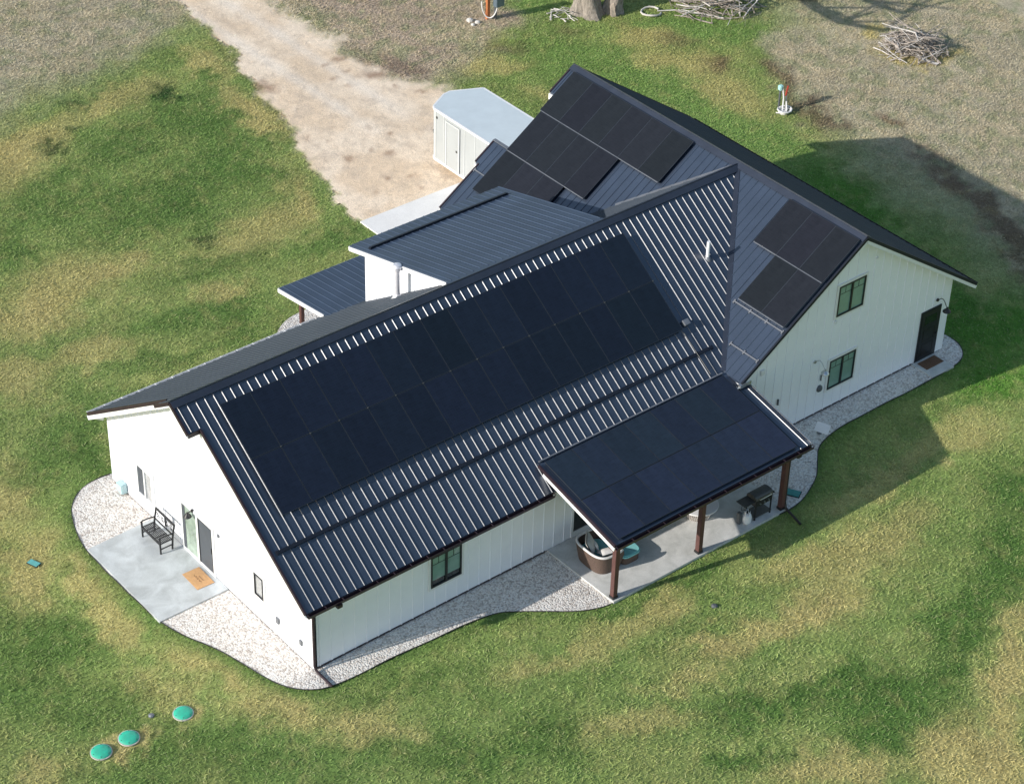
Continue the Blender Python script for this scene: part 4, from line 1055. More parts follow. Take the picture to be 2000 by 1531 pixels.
# gooseneck barn lamps
def barn_lamp(x, z, dx, mt, drop=.18, reach=.42):
    m = MB(); m.cyl((x, 0, z), (x, -.05, z), .06, n=14); l = m.build('wall_lamp', MATS[mt], house, smooth=True)
    pts = [(x + dx * t, -.05 - reach * t, z + .16 * math.sin(math.pi * min(1, t * 1.15)) - drop * t * t * .5) for t in [i / 10 for i in range(11)]]
    m = MB(); m.tube(pts, .014, 8); m.build('arm', MATS[mt], l, smooth=True)
    e = V(pts[-1]); m = MB(); m.lathe((e.x, e.y, e.z - .17), [(.15, 0), (.145, .03), (.09, .085), (.04, .13), (.035, .18), (.0005, .19)], 20); m.build('lamp_shade', MATS[mt], l, smooth=True)
barn_lamp(20.45, 2.36, .06, 'galv')
barn_lamp(26.50, 2.42, .02, 'black_metal')
m = MB(); m.cyl((-.02, 6.30, 1.98), (-.07, 6.30, 1.98), .06, n=14); l = m.build('wall_lamp', MATS['black_metal'], house)
m = MB(); m.lathe((-.22, 6.30, 1.84), [(.13, 0), (.10, .06), (.05, .11), (.03, .16), (.0005, .17)], 18); m.bar((-.05, 6.3, 1.98), (-.22, 6.3, 1.99), .025, .025); m.build('lamp_shade', MATS['black_metal'], l, smooth=True)
# small fittings
m = MB(); m.lathe((0, 0, 0), [(.13, 0), (.13, .05), (.09, .09), (.0005, .10)], 16)
m.v = [(20.83 + a, -c_ - .004, 1.10 + b) for a, b, c_ in m.v]; m.build('hose_bib_cover', MATS['pipe_dark'], house, smooth=True)
for (x, z, w, h, mt) in ((17.92, 3.02, .17, .2, 'white_trim'), (21.21, 3.66, .10, .12, 'white_trim'), (18.82, 1.42, .05, .24, 'pipe_dark'), (20.84, 1.55, .03, .25, 'rail_grey'), (22.9, 5.55, .08, .08, 'white_trim')):
    m = MB(); box_on(m, 'S', x - w / 2, x + w / 2, z - h / 2, z + h / 2, .01, .07); m.build('wall_fitting', MATS[mt], house, bevel=.01)
for (y, z, w, h, d, mt) in ((1.80, .70, .16, .22, .06, 'rail_grey'), (.61, .68, .13, .2, .05, 'rail_grey'), (4.9, 1.9, .1, .12, .05, 'rail_grey')):
    m = MB(); box_on(m, 'W', y - w / 2, y + w / 2, z - h / 2, z + h / 2, .004, d); m.build('wall_fitting', MATS[mt], house, bevel=.01)
m = MB(); box_on(m, 'W', 10.35, 10.72, .08, .45, .01, .22); m.build('utility_box', MATS['pale_blue'], house, bevel=.03)
# roof penetrations
fz = zA(8.41)
m = MB(); m.lathe((9.36, 8.41, fz), [(.24, -.16), (.16, -.02), (.11, .10)], 20); m.cyl((9.36, 8.41, fz - .1), (9.36, 8.41, fz + 1.06), .082, n=20)
fl = m.build('flue_pipe', MATS['galv_pale'], house, smooth=True)
m = MB(); m.lathe((9.36, 8.41, fz + 1.02), [(.10, 0), (.15, .04), (.15, .13), (.17, .15), (.13, .22), (.02, .25)], 20); m.build('flue_cap', MATS['galv_pale'], fl, smooth=True)
fz = zA(3.56)
m = MB(); m.cyl((18.57, 3.56, fz - .1), (18.57, 3.56, fz + .62), .062, n=18); vp = m.build('vent_pipe', MATS['pvc'], house, smooth=True)
m = MB(); m.lathe((18.57, 3.56, fz), [(.15, -.10), (.13, -.02), (.075, .05)], 18); m.build('pipe_boot', MATS['rail_grey'], vp, smooth=True)
jz = zA(2.15); m = MB(); q = V((16.33, 2.15, jz)) + nA * .09
m.bar(q - V((.12, 0, 0)), q + V((.12, 0, 0)), .20, .14, up=nA); jb = m.build('junction_box', MATS['rail_grey'], house, bevel=.012)
m = MB(); m.tube([V((16.05, 1.95, zA(1.95))) + nA * .07, V((16.10, .6, zA(.6))) + nA * .07], .013, 6); m.build('conduit', MATS['grey_metal'], jb)

# ---------------------------------------------------------------- solar panels
ORD = ['first', 'second', 'third', 'fourth', 'fifth', 'sixth', 'seventh', 'eighth', 'ninth', 'tenth', 'eleventh', 'twelfth', 'thirteenth', 'fourteenth', 'fifteenth']
def panel_proto(w, l, mt):
    r = thing('solar_panel', (0, 0, 0), 'x', 'solar panel')
    m = MB(); h = .035; e = .014
    m.box(0, e, 0, l, -h, 0); m.box(w - e, w, 0, l, -h, 0); m.box(e, w - e, 0, e, -h, 0); m.box(e, w - e, l - e, l, -h, 0)
    m.build('frame', MATS['panel_frame'], r)
    m = MB(); m.box(e, w - e, e, l - e, -.012, -.003); m.build('glass', mt, r)
    return r
def place_panel(proto, used, M4, label, group):
    if not used: r = proto
    else:
        r = proto.copy(); COL.objects.link(r)
        for ch in proto.children:
            if ch.name.split('.')[0] in ('frame', 'glass'):
                c = ch.copy(); COL.objects.link(c); c.parent = r
    r.matrix_world = M4
    r.matrix_basis = M4
    r['label'] = label; r['group'] = group
    return r
def array(x_axis, y_axis, n, w, l, mt, spots, group):
    """spots: (origin point, label)"""
    proto = panel_proto(w, l, mt); xa = V(x_axis).normalized(); ya = V(y_axis).normalized(); na = xa.cross(ya)
    for i, (o_, lab) in enumerate(spots):
        o_ = V(o_) 
        M4 = Matrix(((xa.x, ya.x, na.x, o_.x), (xa.y, ya.y, na.y, o_.y), (xa.z, ya.z, na.z, o_.z), (0, 0, 0, 1)))
        place_panel(proto, i > 0, M4, lab, group)
def rail_thing(a, b, n, label, mt='rail_grey'):
    m = MB(); m.bar(a, b, .022, .03, up=n); k = 0
    L = (V(b) - V(a)).length; c = int(L / 1.045)
    for i in range(c + 1):
        p = V(a).lerp(V(b), i / c); m.bar(p + V(n) * .012 - (V(b) - V(a)).normalized() * .02, p + V(n) * .012 + (V(b) - V(a)).normalized() * .02, .022, .022, up=n)
    tag(m.build('mounting_rail', MATS[mt]), label, 'mounting rail', 'mounting rails showing between panel rows')
OFF = .145
sp = []
for r_ in range(2):
    ybot = 3.56 if r_ == 0 else 2.0
    for c_ in range(15):
        x = .40 + 1.0435 * c_
        sp.append((V((x, ybot, zA(ybot))) + nA * OFF, 'black solar panel on long front roof, %s from left in %s row' % (ORD[c_], ['upper', 'lower'][r_])))
sl = math.hypot(1, MA) * 1.545
array((1, 0, 0), (0, 1, MA), 30, 1.034, sl, M_PAN, sp, 'panels of the big front roof array')
rail_thing(V((.5, 3.552, zA(3.552))) + nA * (OFF - .035), V((16.0, 3.552, zA(3.552))) + nA * (OFF - .035), nA, 'thin dark rail line between the two rows of the big front roof array', 'panel_frame')
for r_ in range(16):
    m = MB(); q = V((.395 + 1.0435 * r_, 3.552, zA(3.552))) + nA * (OFF + .002); m.bar(q - V((.025, 0, 0)), q + V((.025, 0, 0)), .035, .02, up=nA)
    tag(m.build('panel_clamp', MATS['grey_metal']), 'small pale clamp between panel rows on the long front roof, %s from left' % (ORD + ['sixteenth'])[r_], 'clamp', 'clamps between the panel rows')
# tall wing: local x runs along +y reversed so that the normal points up
def westspot(ystart, xlow, lab): return (V((xlow, ystart, zB(xlow))) + nB * OFF, lab)
sp = []
wB = 1.062
for c_ in range(6): sp.append(westspot(14.06 - 1.067 * c_, 20.125, 'brownish solar panel along the tall wing ridge, %s from its far end' % ORD[c_]))
for c_ in range(4): sp.append(westspot(13.98 - 1.067 * c_, 18.535, 'brownish solar panel in middle row of far array, %s from the far end' % ORD[c_]))
for c_ in range(3): sp.append(westspot(13.96 - 1.067 * c_, 16.945, 'brownish solar panel in lowest row of far array, %s from the far end' % ORD[c_]))
for c_ in range(3): sp.append(westspot(2.94 - 1.067 * c_, 20.125, 'solar panel in upper row beside the shaded gable, %s from the left' % ORD[c_]))
for c_ in range(2): sp.append(westspot(1.88 - 1.067 * c_, 18.535, 'solar panel in lower row beside the shaded gable, %s from the left' % ORD[c_]))
array((0, -1, 0), (1, 0, MBs), 18, wB, 1.565 * math.hypot(1, MBs), M_PANB, sp, 'panels on the west slope of the tall wing')
for a, b, x, lb in ((14.0, 7.7, 20.11, 'pale rail line under the upper row of the far roof array'), (13.95, 9.75, 18.525, 'pale rail line above the lowest row of the far roof array'),
                    (2.9, -.2, 20.11, 'pale rail line between the panels near the shaded gable'), (1.85, -.2, 18.515, 'rail at the lower edge of the single pair of panels near the shaded gable')):
    rail_thing(V((x, a, zB(x))) + nB * (OFF - .025), V((x, b, zB(x))) + nB * (OFF - .025), nB, lb)
sp = []
for r_, yb in ((0, -1.42), (1, -3.17)):
    for c_ in range(7):
        x = 8.90 + 1.075 * c_
        sp.append((V((x, yb, zP(yb))) + nP * .10, 'blue black solar panel on patio roof, %s from left in %s row' % (ORD[c_], ['upper', 'lower'][r_])))
array((1, 0, 0), (0, 1, MP), 14, 1.066, 1.73 * math.hypot(1, MP), M_PANP, sp, 'panels covering the patio roof')

# ---------------------------------------------------------------- things around the house
# bench
b = thing('garden_bench', (-.56, 7.66, .07), 'black metal garden bench with openwork back standing on the side slab', 'bench')
y0, y1, xf, xb_ = 7.14, 8.20, -.78, -.36
for yy in (y0, y1):
    m = MB(); m.bar((xf, yy, .07), (xf, yy, .68), .045, .045); m.build('leg', MATS['black_metal'], b)
    m = MB(); m.bar((xb_, yy, .07), (xb_ + .04, yy, .52), .045, .045); m.bar((xb_ + .04, yy, .52), (xb_ + .13, yy, .98), .045, .045); m.build('leg', MATS['black_metal'], b)
    m = MB(); m.tube([(xf - .04, yy, .66), (xf + .05, yy, .70), (xf + .25, yy, .69), (xb_ + .07, yy, .66)], .022, 8); m.bar((xf, yy, .25), (xb_, yy, .25), .03, .03); m.build('armrest', MATS['black_metal'], b)
m = MB()
for k in range(8):
    xx = xf + .03 + k * .055; m.bar((xx, y0, .47), (xx, y1, .47), .034, .014)
for yy in (y0, y0 + .35, y1 - .35, y1): m.bar((xf, yy, .455), (xb_ + .03, yy, .455), .035, .02)
m.bar((xf - .01, y0, .45), (xf - .01, y1, .45), .03, .05); m.build('seat', MATS['black_metal'], b)
m = MB()
bx = lambda z: xb_ + .04 + (z - .52) * .2
m.bar((bx(.94), y0, .96), (bx(.94), y1, .96), .05, .07); m.bar((bx(.60), y0, .60), (bx(.60), y1, .60), .03, .04)
for k in range(4):
    yc = y0 + .14 + k * .26
    for sg in (1, -1):
        pts = []
        for t in range(13):
            an = t / 12 * math.pi * 1.7; rr = .085 * (1 - t / 20)
            pts.append((bx(.78), yc + sg * (.06 + rr * math.cos(an) - .05), .78 + sg * .0 + rr * 1.4 * math.sin(an) * sg))
        m.tube(pts, .011, 6)
m.bar((bx(.78), y0 + .53 - .06, .62), (bx(.78), y0 + .53 - .06, .94), .1, .012, up=(1, 0, 0))
m.build('backrest', MATS['black_metal'], b)
# doormats
dm = thing('doormat', (-.48, 5.46, .078), 'tan doormat with faint dark script on the sunny side slab', 'doormat')
m = MB(); m.hexa([(-.80, 5.02, .072), (-.20, 5.0, .072), (-.18, 5.9, .072), (-.78, 5.92, .072), (-.80, 5.02, .09), (-.20, 5.0, .09), (-.18, 5.9, .09), (-.78, 5.92, .09)]); m.build('mat', MATS['doormat_tan'], dm, bevel=.004)
m = MB()
def sq(cx, cy, L, amp, ph):
    return [(cx + amp * math.sin(t * 2.3 + ph) * .5 + .0 * t, cy + L * (t / 12 - .5), .0925) for t in range(13)]
m.tube(sq(-.52, 5.46, .42, .07, 0), .006, 5); m.tube(sq(-.42, 5.40, .26, .05, 1.5), .005, 5); m.build('script', MATS['doormat_ink'], dm)
m = MB(); m.hexa([(25.78, -.6, .062), (26.66, -.6, .062), (26.66, -.14, .062), (25.78, -.14, .062), (25.78, -.6, .08), (26.66, -.6, .08), (26.66, -.14, .08), (25.78, -.14, .08)])
tag(m.build('doormat', MATS['doormat_brown'], bevel=.004), 'brown doormat below the dark entrance door of the shaded gable', 'doormat')

# wicker daybed
def superloop(cx, cy, hx, hy, n, e=3.2):
    P = []
    for i in range(n):
        t = 2 * math.pi * i / n; c = math.cos(t); s = math.sin(t)
        P.append((cx + hx * math.copysign(abs(c) ** (2 / e), c), cy + hy * math.copysign(abs(s) ** (2 / e), s)))
    return P
db = thing('wicker_daybed', (9.85, -1.45, .08), 'deep brown wicker loveseat with pale padded rim and scatter cushions on the patio', 'outdoor sofa')
m = MB(); n = 64; H = []
cx, cy, hx, hy = 9.83, -1.40, .62, .74
for (sc, zb_, zt_) in ((1.0, .08, None),): pass
out_t = superloop(cx, cy, hx, hy, n); out_b = superloop(cx + .03, cy, hx * .84, hy * .86, n); in_t = superloop(cx, cy, hx - .09, hy - .09, n)
def rimz(i):
    t = 2 * math.pi * i / n; f = (1 + math.cos(t)) / 2                         # open towards +x
    return .80 - .42 * max(0, min(1, (f - .74) / .18)) - .06 * f
vs = []; fs = []
for i in range(n): vs.append((*out_b[i], .09))
for i in range(n): vs.append((*out_t[i], rimz(i)))
for i in range(n): vs.append((*in_t[i], rimz(i)))
for i in range(n): vs.append((*in_t[i], .34))
for k in range(3):
    for i in range(n):
        jn = (i + 1) % n; fs.append((k * n + i, k * n + jn, (k + 1) * n + jn, (k + 1) * n + i))
fs.append(tuple(reversed(range(n)))); fs.append(tuple(range(3 * n, 4 * n)))
m.add(vs, fs); m.build('wicker_shell', MATS['wicker'], db, smooth=True)
m = MB(); rim = superloop(cx, cy, hx - .045, hy - .045, n)
pts = [(*rim[i % n], rimz(i % n) + .005) for i in range(9, n - 8)]
m.tube(pts, .045, 10); m.build('padded_rim', MATS['cushion_white'], db, smooth=True)
m = MB(); sl_ = superloop(cx + .02, cy, hx - .12, hy - .12, 40)
m.prism([(a, b_, .34) for a, b_ in sl_], (0, 0, .11)); m.build('seat_cushion', MATS['cushion_teal'], db, bevel=.03, smooth=True)
def pillow(name, c, w, h, t, az, tilt, mt, label, grp='loose cushions on the wicker loveseat'):
    m = MB(); N_ = 12; vs = []
    for s_ in (1, -1):
        for i in range(N_ + 1):
            for j_ in range(N_ + 1):
                u = i / N_ * 2 - 1; v_ = j_ / N_ * 2 - 1
                k = (1 - abs(u) ** 3) * (1 - abs(v_) ** 3)
                pin = 1 - .10 * (1 - abs(u)) * abs(v_) - 0
                pu = u * (1 - .09 * (1 - v_ * v_)); pv = v_ * (1 - .09 * (1 - u * u))
                vs.append(V((pu * w / 2, s_ * t / 2 * max(k, .04) ** .6, pv * h / 2)))
    R = Matrix.Rotation(az, 3, 'Z') @ Matrix.Rotation(tilt, 3, 'X')
    vs = [R @ p + V(c) for p in vs]
    fs = []; q = (N_ + 1)
    for s_ in (0, 1):
        for i in range(N_):
            for j_ in range(N_):
                a = s_ * q * q + i * q + j_; f = (a, a + 1, a + q + 1, a + q); fs.append(f if s_ else tuple(reversed(f)))
    m.add(vs, fs); o = m.build(name, MATS[mt], smooth=True)
    return tag(o, label, 'cushion', grp)
pillow('cushion', (9.64, -1.16, .72), .66, .58, .24, math.radians(48), math.radians(-24), 'cushion_grey', 'largest grey cushion leaning on the back of the wicker loveseat')
pillow('cushion', (9.80, -1.24, .62), .34, .30, .13, math.radians(60), math.radians(-30), 'cushion_white', 'small pale cushion resting against the big grey one')
pillow('cushion', (9.96, -1.70, .58), .72, .62, .24, math.radians(-15), math.radians(62), 'cushion_white', 'white cushion lying in the near corner of the wicker loveseat')
# ottoman
ot = thing('ottoman', (10.6, -1.62, .08), 'square wicker ottoman with a bright teal cushion beside the loveseat', 'ottoman')
m = MB(); lo = superloop(10.62, -1.60, .40, .52, 44, 4); m.prism([(a, b_, .09) for a, b_ in superloop(10.62, -1.60, .37, .49, 44, 4)], (0, 0, .24)); m.build('wicker_base', MATS['wicker'], ot, smooth=True)
m = MB(); m.prism([(a, b_, .33) for a, b_ in lo], (0, 0, .12)); m.build('cushion_top', MATS['cushion_teal'], ot, bevel=.035, smooth=True)
# round table
tb = thing('round_patio_table', (13.86, -1.58, .08), 'round white topped patio table on a woven base behind the middle post', 'table')
m = MB(); m.lathe((13.86, -1.58, 0), [(.40, .09), (.34, .20), (.38, .34), (.50, .47), (.50, .49)], 40); m.build('woven_base', MATS['wicker_grey'], tb, smooth=True)
m = MB()
for i in range(44):
    t = 2 * math.pi * i / 44; m.bar((13.86 + .40 * math.cos(t), -1.58 + .40 * math.sin(t), .09), (13.86 + .52 * math.cos(t + .12), -1.58 + .52 * math.sin(t + .12), .48), .012, .012)
m.build('woven_ribs', MATS['stick_pale'], tb)
m = MB(); m.lathe((13.86, -1.58, 0), [(.60, .49), (.65, .50), (.66, .52), (.65, .545), (.59, .55), (.0005, .551)], 48); m.build('tabletop', MATS['table_white'], tb, smooth=True)
# grill
g = thing('gas_grill', (15.3, -2.72, .08), 'black gas grill on a cart with a side shelf near the last patio post', 'grill')
GX0, GX1, GY0, GY1 = 15.06, 15.80, -2.96, -2.50
for (px, py) in ((GX0 + .03, GY0 + .03), (GX1 - .03, GY0 + .03), (GX0 + .03, GY1 - .03), (GX1 - .03, GY1 - .03)):
    m = MB(); m.bar((px, py, .12), (px, py, .74), .035, .035); lg = m.build('leg', MATS['black_metal'], g)
    m = MB(); m.cyl((px, py - .015, .115), (px, py + .015, .115), .035, n=14); m.build('wheel', MATS['rubber'], lg)
m = MB(); m.box(GX0, GX1, GY0, GY1, .19, .215); m.build('bottom_shelf', MATS['grey_metal'], g)
m = MB(); m.box(GX0, GX1, GY0, GY1, .62, .86); m.build('firebox', MATS['black_metal'], g, bevel=.015)
m = MB()
pr = []
for i in range(9):
    t = math.pi * i / 8; pr.append((GX0 - .005, (GY0 + GY1) / 2 - .23 * math.cos(t), .865 + .17 * math.sin(t) ** .7))
m.prism(pr, (GX1 - GX0 + .01, 0, 0)); m.build('lid', MATS['grey_metal'], g, bevel=.008)
m = MB(); m.tube([(GX0 + .12, GY0 - .01, .93), (GX0 + .12, GY0 - .05, .93), (GX1 - .12, GY0 - .05, .93), (GX1 - .12, GY0 - .01, .93)], .012, 6); m.build('handle', MATS['galv'], g)
m = MB(); m.box(14.58, GX0 - .005, GY0 + .02, GY1 - .02, .84, .865); m.build('side_shelf', MATS['grey_metal'], g, bevel=.006)
m = MB(); m.box(GX1 + .005, GX1 + .14, GY0 + .05, GY1 - .05, .82, .84); m.build('side_shelf', MATS['black_metal'], g)
for k in range(3):
    m = MB(); m.cyl((GX0 + .18 + k * .19, GY0, .72), (GX0 + .18 + k * .19, GY0 - .035, .72), .025, n=12); m.build('knob', MATS['galv'], g)
pt = thing('propane_tank', (14.82, -2.84, .08), 'white propane tank standing in front of the grill shelf', 'gas tank')
m = MB(); m.lathe((14.82, -2.84, .08), [(.10, 0), (.11, .03), (.15, .06), (.155, .12), (.155, .26), (.13, .33), (.06, .37), (.0005, .375)], 24); m.build('cylinder', MATS['pvc'], pt, smooth=True)
m = MB()
for t0 in (.4, 2.5, 4.6):
    P_ = [(14.82 + .095 * math.cos(t0 + k * .15), -2.84 + .095 * math.sin(t0 + k * .15)) for k in range(8)]
    for q1, q2 in zip(P_, P_[1:]): m.bar((*q1, .50), (*q2, .50), .012, .10)
    m.bar((*P_[0], .36), (*P_[0], .46), .012, .02); m.bar((*P_[-1], .36), (*P_[-1], .46), .012, .02)
m.build('collar', MATS['pvc'], pt)
m = MB(); m.cyl((14.82, -2.84, .45), (14.82, -2.84, .53), .025, n=10); m.cyl((14.82, -2.84, .50), (14.87, -2.80, .50), .02, n=8); m.build('valve', MATS['black_metal'], pt)
m = MB(); m.tube([(14.84, -2.82, .58), (14.72, -2.66, .50), (14.80, -2.6, .70), (15.0, -2.7, .72)], .012, 6)
tag(m.build('gas_hose', MATS['black_metal'], smooth=True), 'black gas hose looping from the white tank to the grill', 'hose')
m = MB(); m.box(14.60, 14.72, -2.80, -2.64, .08, .52)
m.v = [(a - .06, b_, c) for a, b_, c in m.v]
st = m.build('folded_stand', MATS['pipe_dark'], bevel=.02); tag(st, 'narrow dark stand behind the white propane tank', 'stand')
# satellite dish: flat white plate on a short mast
di = thing('satellite_dish', (20.15, -.86, .02), 'flat white rectangular dish on a short mast over the gravel', 'satellite dish')
cen = V((19.86, -1.22, .58)); ux = V((.36, -.93, 0)).normalized(); uy = V((.62, .24, .62)).normalized(); uy = (uy - ux * ux.dot(uy)).normalized(); un = ux.cross(uy)
m = MB(); P_ = []
for sx, sy in ((-1, -1), (1, -1), (1, 1), (-1, 1)):
    for t in range(4):
        an = {(-1, -1): math.pi, (1, -1): 1.5 * math.pi, (1, 1): 0, (-1, 1): .5 * math.pi}[(sx, sy)] + t * math.pi / 6
        P_.append(cen + ux * (sx * .21 + .04 * math.cos(an)) + uy * (sy * .13 + .04 * math.sin(an)))
m.prism(P_, un * .03); m.build('plate', MATS['pvc'], di, bevel=.006)
m = MB(); m.tube([(20.15, -.86, .02), (20.08, -.93, .30), cen + un * .02], .02, 8); m.build('mast', MATS['rail_grey'], di)
m = MB(); m.cyl((20.15, -.86, .02), (20.15, -.86, .05), .09, n=16); m.build('foot', MATS['rail_grey'], di)
# lids in the lawn
for (x, y, r, lab) in ((-3.98, .83, .275, 'green domed septic lid nearest the gravel, rightmost of three'), (-5.72, .92, .285, 'green domed septic lid in the middle of the row of three'), (-6.62, .92, .285, 'green domed septic lid farthest left of the three')):
    l = thing('septic_lid', (x, y, 0), lab, 'septic lid', 'green septic lids in the lawn')
    m = MB(); m.lathe((x, y, 0), [(r, -.02), (r, .03), (r * .93, .052), (r * .6, .075), (r * .25, .088), (.0005, .09)], 40); m.build('cover', MATS['lid_green'], l, smooth=True)
    m = MB(); m.lathe((x, y, 0), [(r + .03, -.02), (r + .03, .018), (r + .002, .018), (r + .002, -.02)], 40); m.build('rim', MATS['stick_pale'], l)
    m = MB()
    for k in range(6):
        t = k * math.pi / 3; m.cyl((x + r * .88 * math.cos(t), y + r * .88 * math.sin(t), .05), (x + r * .88 * math.cos(t), y + r * .88 * math.sin(t), .064), .014, n=8)
    m.build('screws', MATS['grey_metal'], l)
def valve_box(x, y, z, hx, hy, rz, mt, lab):
    l = thing('valve_box', (x, y, z), lab, 'valve box', rz=rz)
    for nm, a, b_, z0, z1, mt_ in (('rim', hx + .025, hy + .025, 0, .02, 'edging'), ('cover', hx, hy, .02, .04, mt)):
        m = MB(); m.box(-a, a, -b_, b_, z0, z1); o = m.build(nm, MATS[mt_], None, bevel=.006); o.parent = l
valve_box(-4.08, 9.2, .0, .10, .19, .35, 'lid_teal', 'small teal valve box cover set in the lawn left of the slab')
valve_box(17.12, -2.62, .02, .16, .25, .5, 'lid_dark_teal', 'dark teal valve box cover in the gravel beside the last patio post')
m = MB(); m.lathe((-4.75, 1.30, 0), [(.09, -.01), (.09, .03), (.05, .06), (.0005, .065)], 8); tag(m.build('rock', MATS['rail_grey']), 'small grey stone in the lawn between the green lids and the gravel', 'rock')
m = MB(); m.lathe((11.3, -5.1, 0), [(.10, -.01), (.11, .03), (.06, .07), (.0005, .075)], 7); tag(m.build('rock', MATS['pipe_dark']), 'small dark stone in the lawn below the patio', 'rock')

# ---------------------------------------------------------------- trailer
tr = thing('cargo_trailer', (21.8, 18.4, .05), 'white enclosed cargo trailer with a wedge nose parked on the dirt driveway', 'trailer')
TX0, TX1, TY0, TY1, TZ0, TZ1 = 20.54, 23.10, 15.6, 20.78, .42, 2.62
TP = [(TX0, TY0), (TX1, TY0), (TX1, 21.1), (22.55, 21.35), (21.85, 21.68), (21.5, 21.62), (20.62, 21.12), (TX0, 20.95)]
m = MB(); m.prism([(a, b_, TZ0) for a, b_ in TP], (0, 0, TZ1 - TZ0)); m.build('body', MATS['trailer_skin'], tr)
cx_t, cy_t = 21.8, 18.4
m = MB(); top1 = [(cx_t + (a - cx_t) * .985, cy_t + (b_ - cy_t) * .995) for a, b_ in TP]
m.prism([(a, b_, TZ1 + .002) for a, b_ in top1], (0, 0, .02)); m.build('roof', MATS['trailer_roof'], tr)
m = MB()
for (a, b_) in zip(TP, TP[1:] + TP[:1]):
    m.bar((*a, TZ1 - .02), (*b_, TZ1 - .02), .07, .09); 
m.build('top_trim', MATS['trailer_trim'], tr)
m = MB()
for (a, b_) in zip(TP, TP[1:] + TP[:1]): m.bar((*a, TZ0 - .04), (*b_, TZ0 - .04), .05, .10)
m.build('base_trim', MATS['trailer_trim'], tr)
m = MB()
for yy in (20.93, 20.35, 19.05, 18.4, 17.75, 17.1, 16.4): m.box(TX0 - .012, TX0 + .01, yy - .02, yy + .02, TZ0, TZ1 - .07)
m.box(TX0 - .015, TX0 + .01, 20.85, 20.96, TZ0, TZ1 - .07)
m.build('side_seams', MATS['trailer_edge'], tr)
m = MB(); m.box(TX0 - .03, TX0 + .01, 19.38, 20.16, TZ0 + .02, 2.36); dd = m.build('side_door', MATS['trailer_skin'], tr, bevel=.012)
m = MB()
m.box(TX0 - .045, TX0 - .031, 19.32, 19.40, TZ0, 2.42); m.box(TX0 - .045, TX0 - .031, 20.14, 20.22, TZ0, 2.42); m.box(TX0 - .045, TX0 - .031, 19.40, 20.14, 2.36, 2.42); m.build('frame', MATS['trailer_edge'], dd)
m = MB(); m.box(TX0 - .05, TX0 - .031, 19.46, 19.54, 1.30, 1.38); m.build('latch', MATS['grey_metal'], dd)
m = MB(); m.cyl((TX0 - .02, 20.80, 2.28), (TX0 + .01, 20.80, 2.28), .055, n=16); m.build('side_vent', MATS['grey_metal'], tr)
for yy in (17.2, 16.4):
    for sx in (TX0 + .06, TX1 - .30):
        m = MB(); m.cyl((sx, yy, .35), (sx + .24, yy, .35), .33, n=28); w = m.build('wheel', MATS['rubber'], tr, bevel=.02)
        m = MB(); m.cyl((sx - .01, yy, .35), (sx + .25, yy, .35), .17, n=20); m.build('rim', MATS['galv'], w)
m = MB(); m.bar((21.0, 21.2, .40), (21.85, 22.7, .42), .07, .10); m.bar((22.7, 21.1, .40), (21.85, 22.7, .42), .07, .10); m.cyl((21.85, 22.5, .03), (21.85, 22.5, .62), .035, n=12); m.build('drawbar', MATS['black_metal'], tr)

# ---------------------------------------------------------------- back yard
# hydrant cluster with loose white hose
h = thing('yard_hydrant', (35.0, 16.0, 0), 'white capped yard hydrant with a red handle and coiled white hose at its foot', 'hydrant')
m = MB(); m.cyl((34.93, 16.08, -.02), (34.93, 16.08, .92), .045, n=12); m.build('standpipe', MATS['pipe_dark'], h)
m = MB(); m.box(34.84, 35.03, 15.98, 16.18, .92, 1.14); m.build('head', MATS['teal_paint'], h, bevel=.03)
m = MB(); m.bar((35.06, 15.88, .70), (35.12, 15.84, 1.16), .07, .06); m.build('handle', MATS['red_paint'], h, bevel=.01)
m = MB(); m.bar((35.1, 15.86, -.02), (35.1, 15.86, .70), .05, .05); m.build('stake', MATS['rail_grey'], h)
m = MB()
m.tube([(34.98, 15.98, .98), (35.0, 15.92, .6), (34.92, 15.84, .25), (34.75, 15.7, .05), (34.6, 15.9, .04)], .032, 7)
random.seed(5)
for k in range(3):
    m.tube([(34.95 + (.22 + .05 * k) * math.cos(t * .6 + k), 15.75 + (.20 + .04 * k) * math.sin(t * .6 + k), .05 + .05 * k + .02 * math.sin(t)) for t in range(11)], .03, 7)
m.tube([(35.1, 15.84, .45), (35.05, 15.75, .2), (34.95, 15.65, .06)], .035, 7); m.build('hose', MATS['hose_white'], h, smooth=True)
m = MB(); m.lathe((34.9, 15.75, 0), [(.20, -.01), (.16, .08), (.05, .13), (.0005, .13)], 9); tag(m.build('rock', MATS['rock']), 'pale stone at the foot of the yard hydrant', 'rock')
# utility post
u = thing('utility_post', (30.36, 29.8, 0), 'orange brown timber post with a grey box and a loop of white hose', 'post')
m = MB(); m.box(30.27, 30.43, 29.76, 29.90, -.05, 1.7); m.build('timber', MATS['post_orange'], u)
m = MB(); m.cyl((30.62, 29.62, -.05), (30.62, 29.62, 1.6), .07, n=12); m.build('conduit', MATS['pipe_dark'], u)
m = MB(); m.box(30.50, 30.95, 29.38, 29.66, .62, 1.5); m.build('meter_box', MATS['box_grey'], u, bevel=.02)
m = MB(); m.tube([(30.35 + .36 * math.cos(math.pi + t * math.pi / 14) * .78, 29.70 - .36 * math.cos(math.pi + t * math.pi / 14) * .63, .85 - .78 * math.sin(t * math.pi / 14)) for t in range(15)], .03, 7); m.build('hose_loop', MATS['hose_white'], u, smooth=True)
for (x, y, r) in ((29.55, 30.1, .16), (29.72, 29.75, .13), (29.42, 29.7, .10)):
    m = MB(); m.lathe((x, y, 0), [(r, -.01), (r * .9, r * .5), (r * .4, r * .75), (.0005, r * .76)], 8)
    tag(m.build('rock', MATS['rock']), 'white stone lying in the small cluster left of the orange post', 'rock', 'white stones by the orange post')

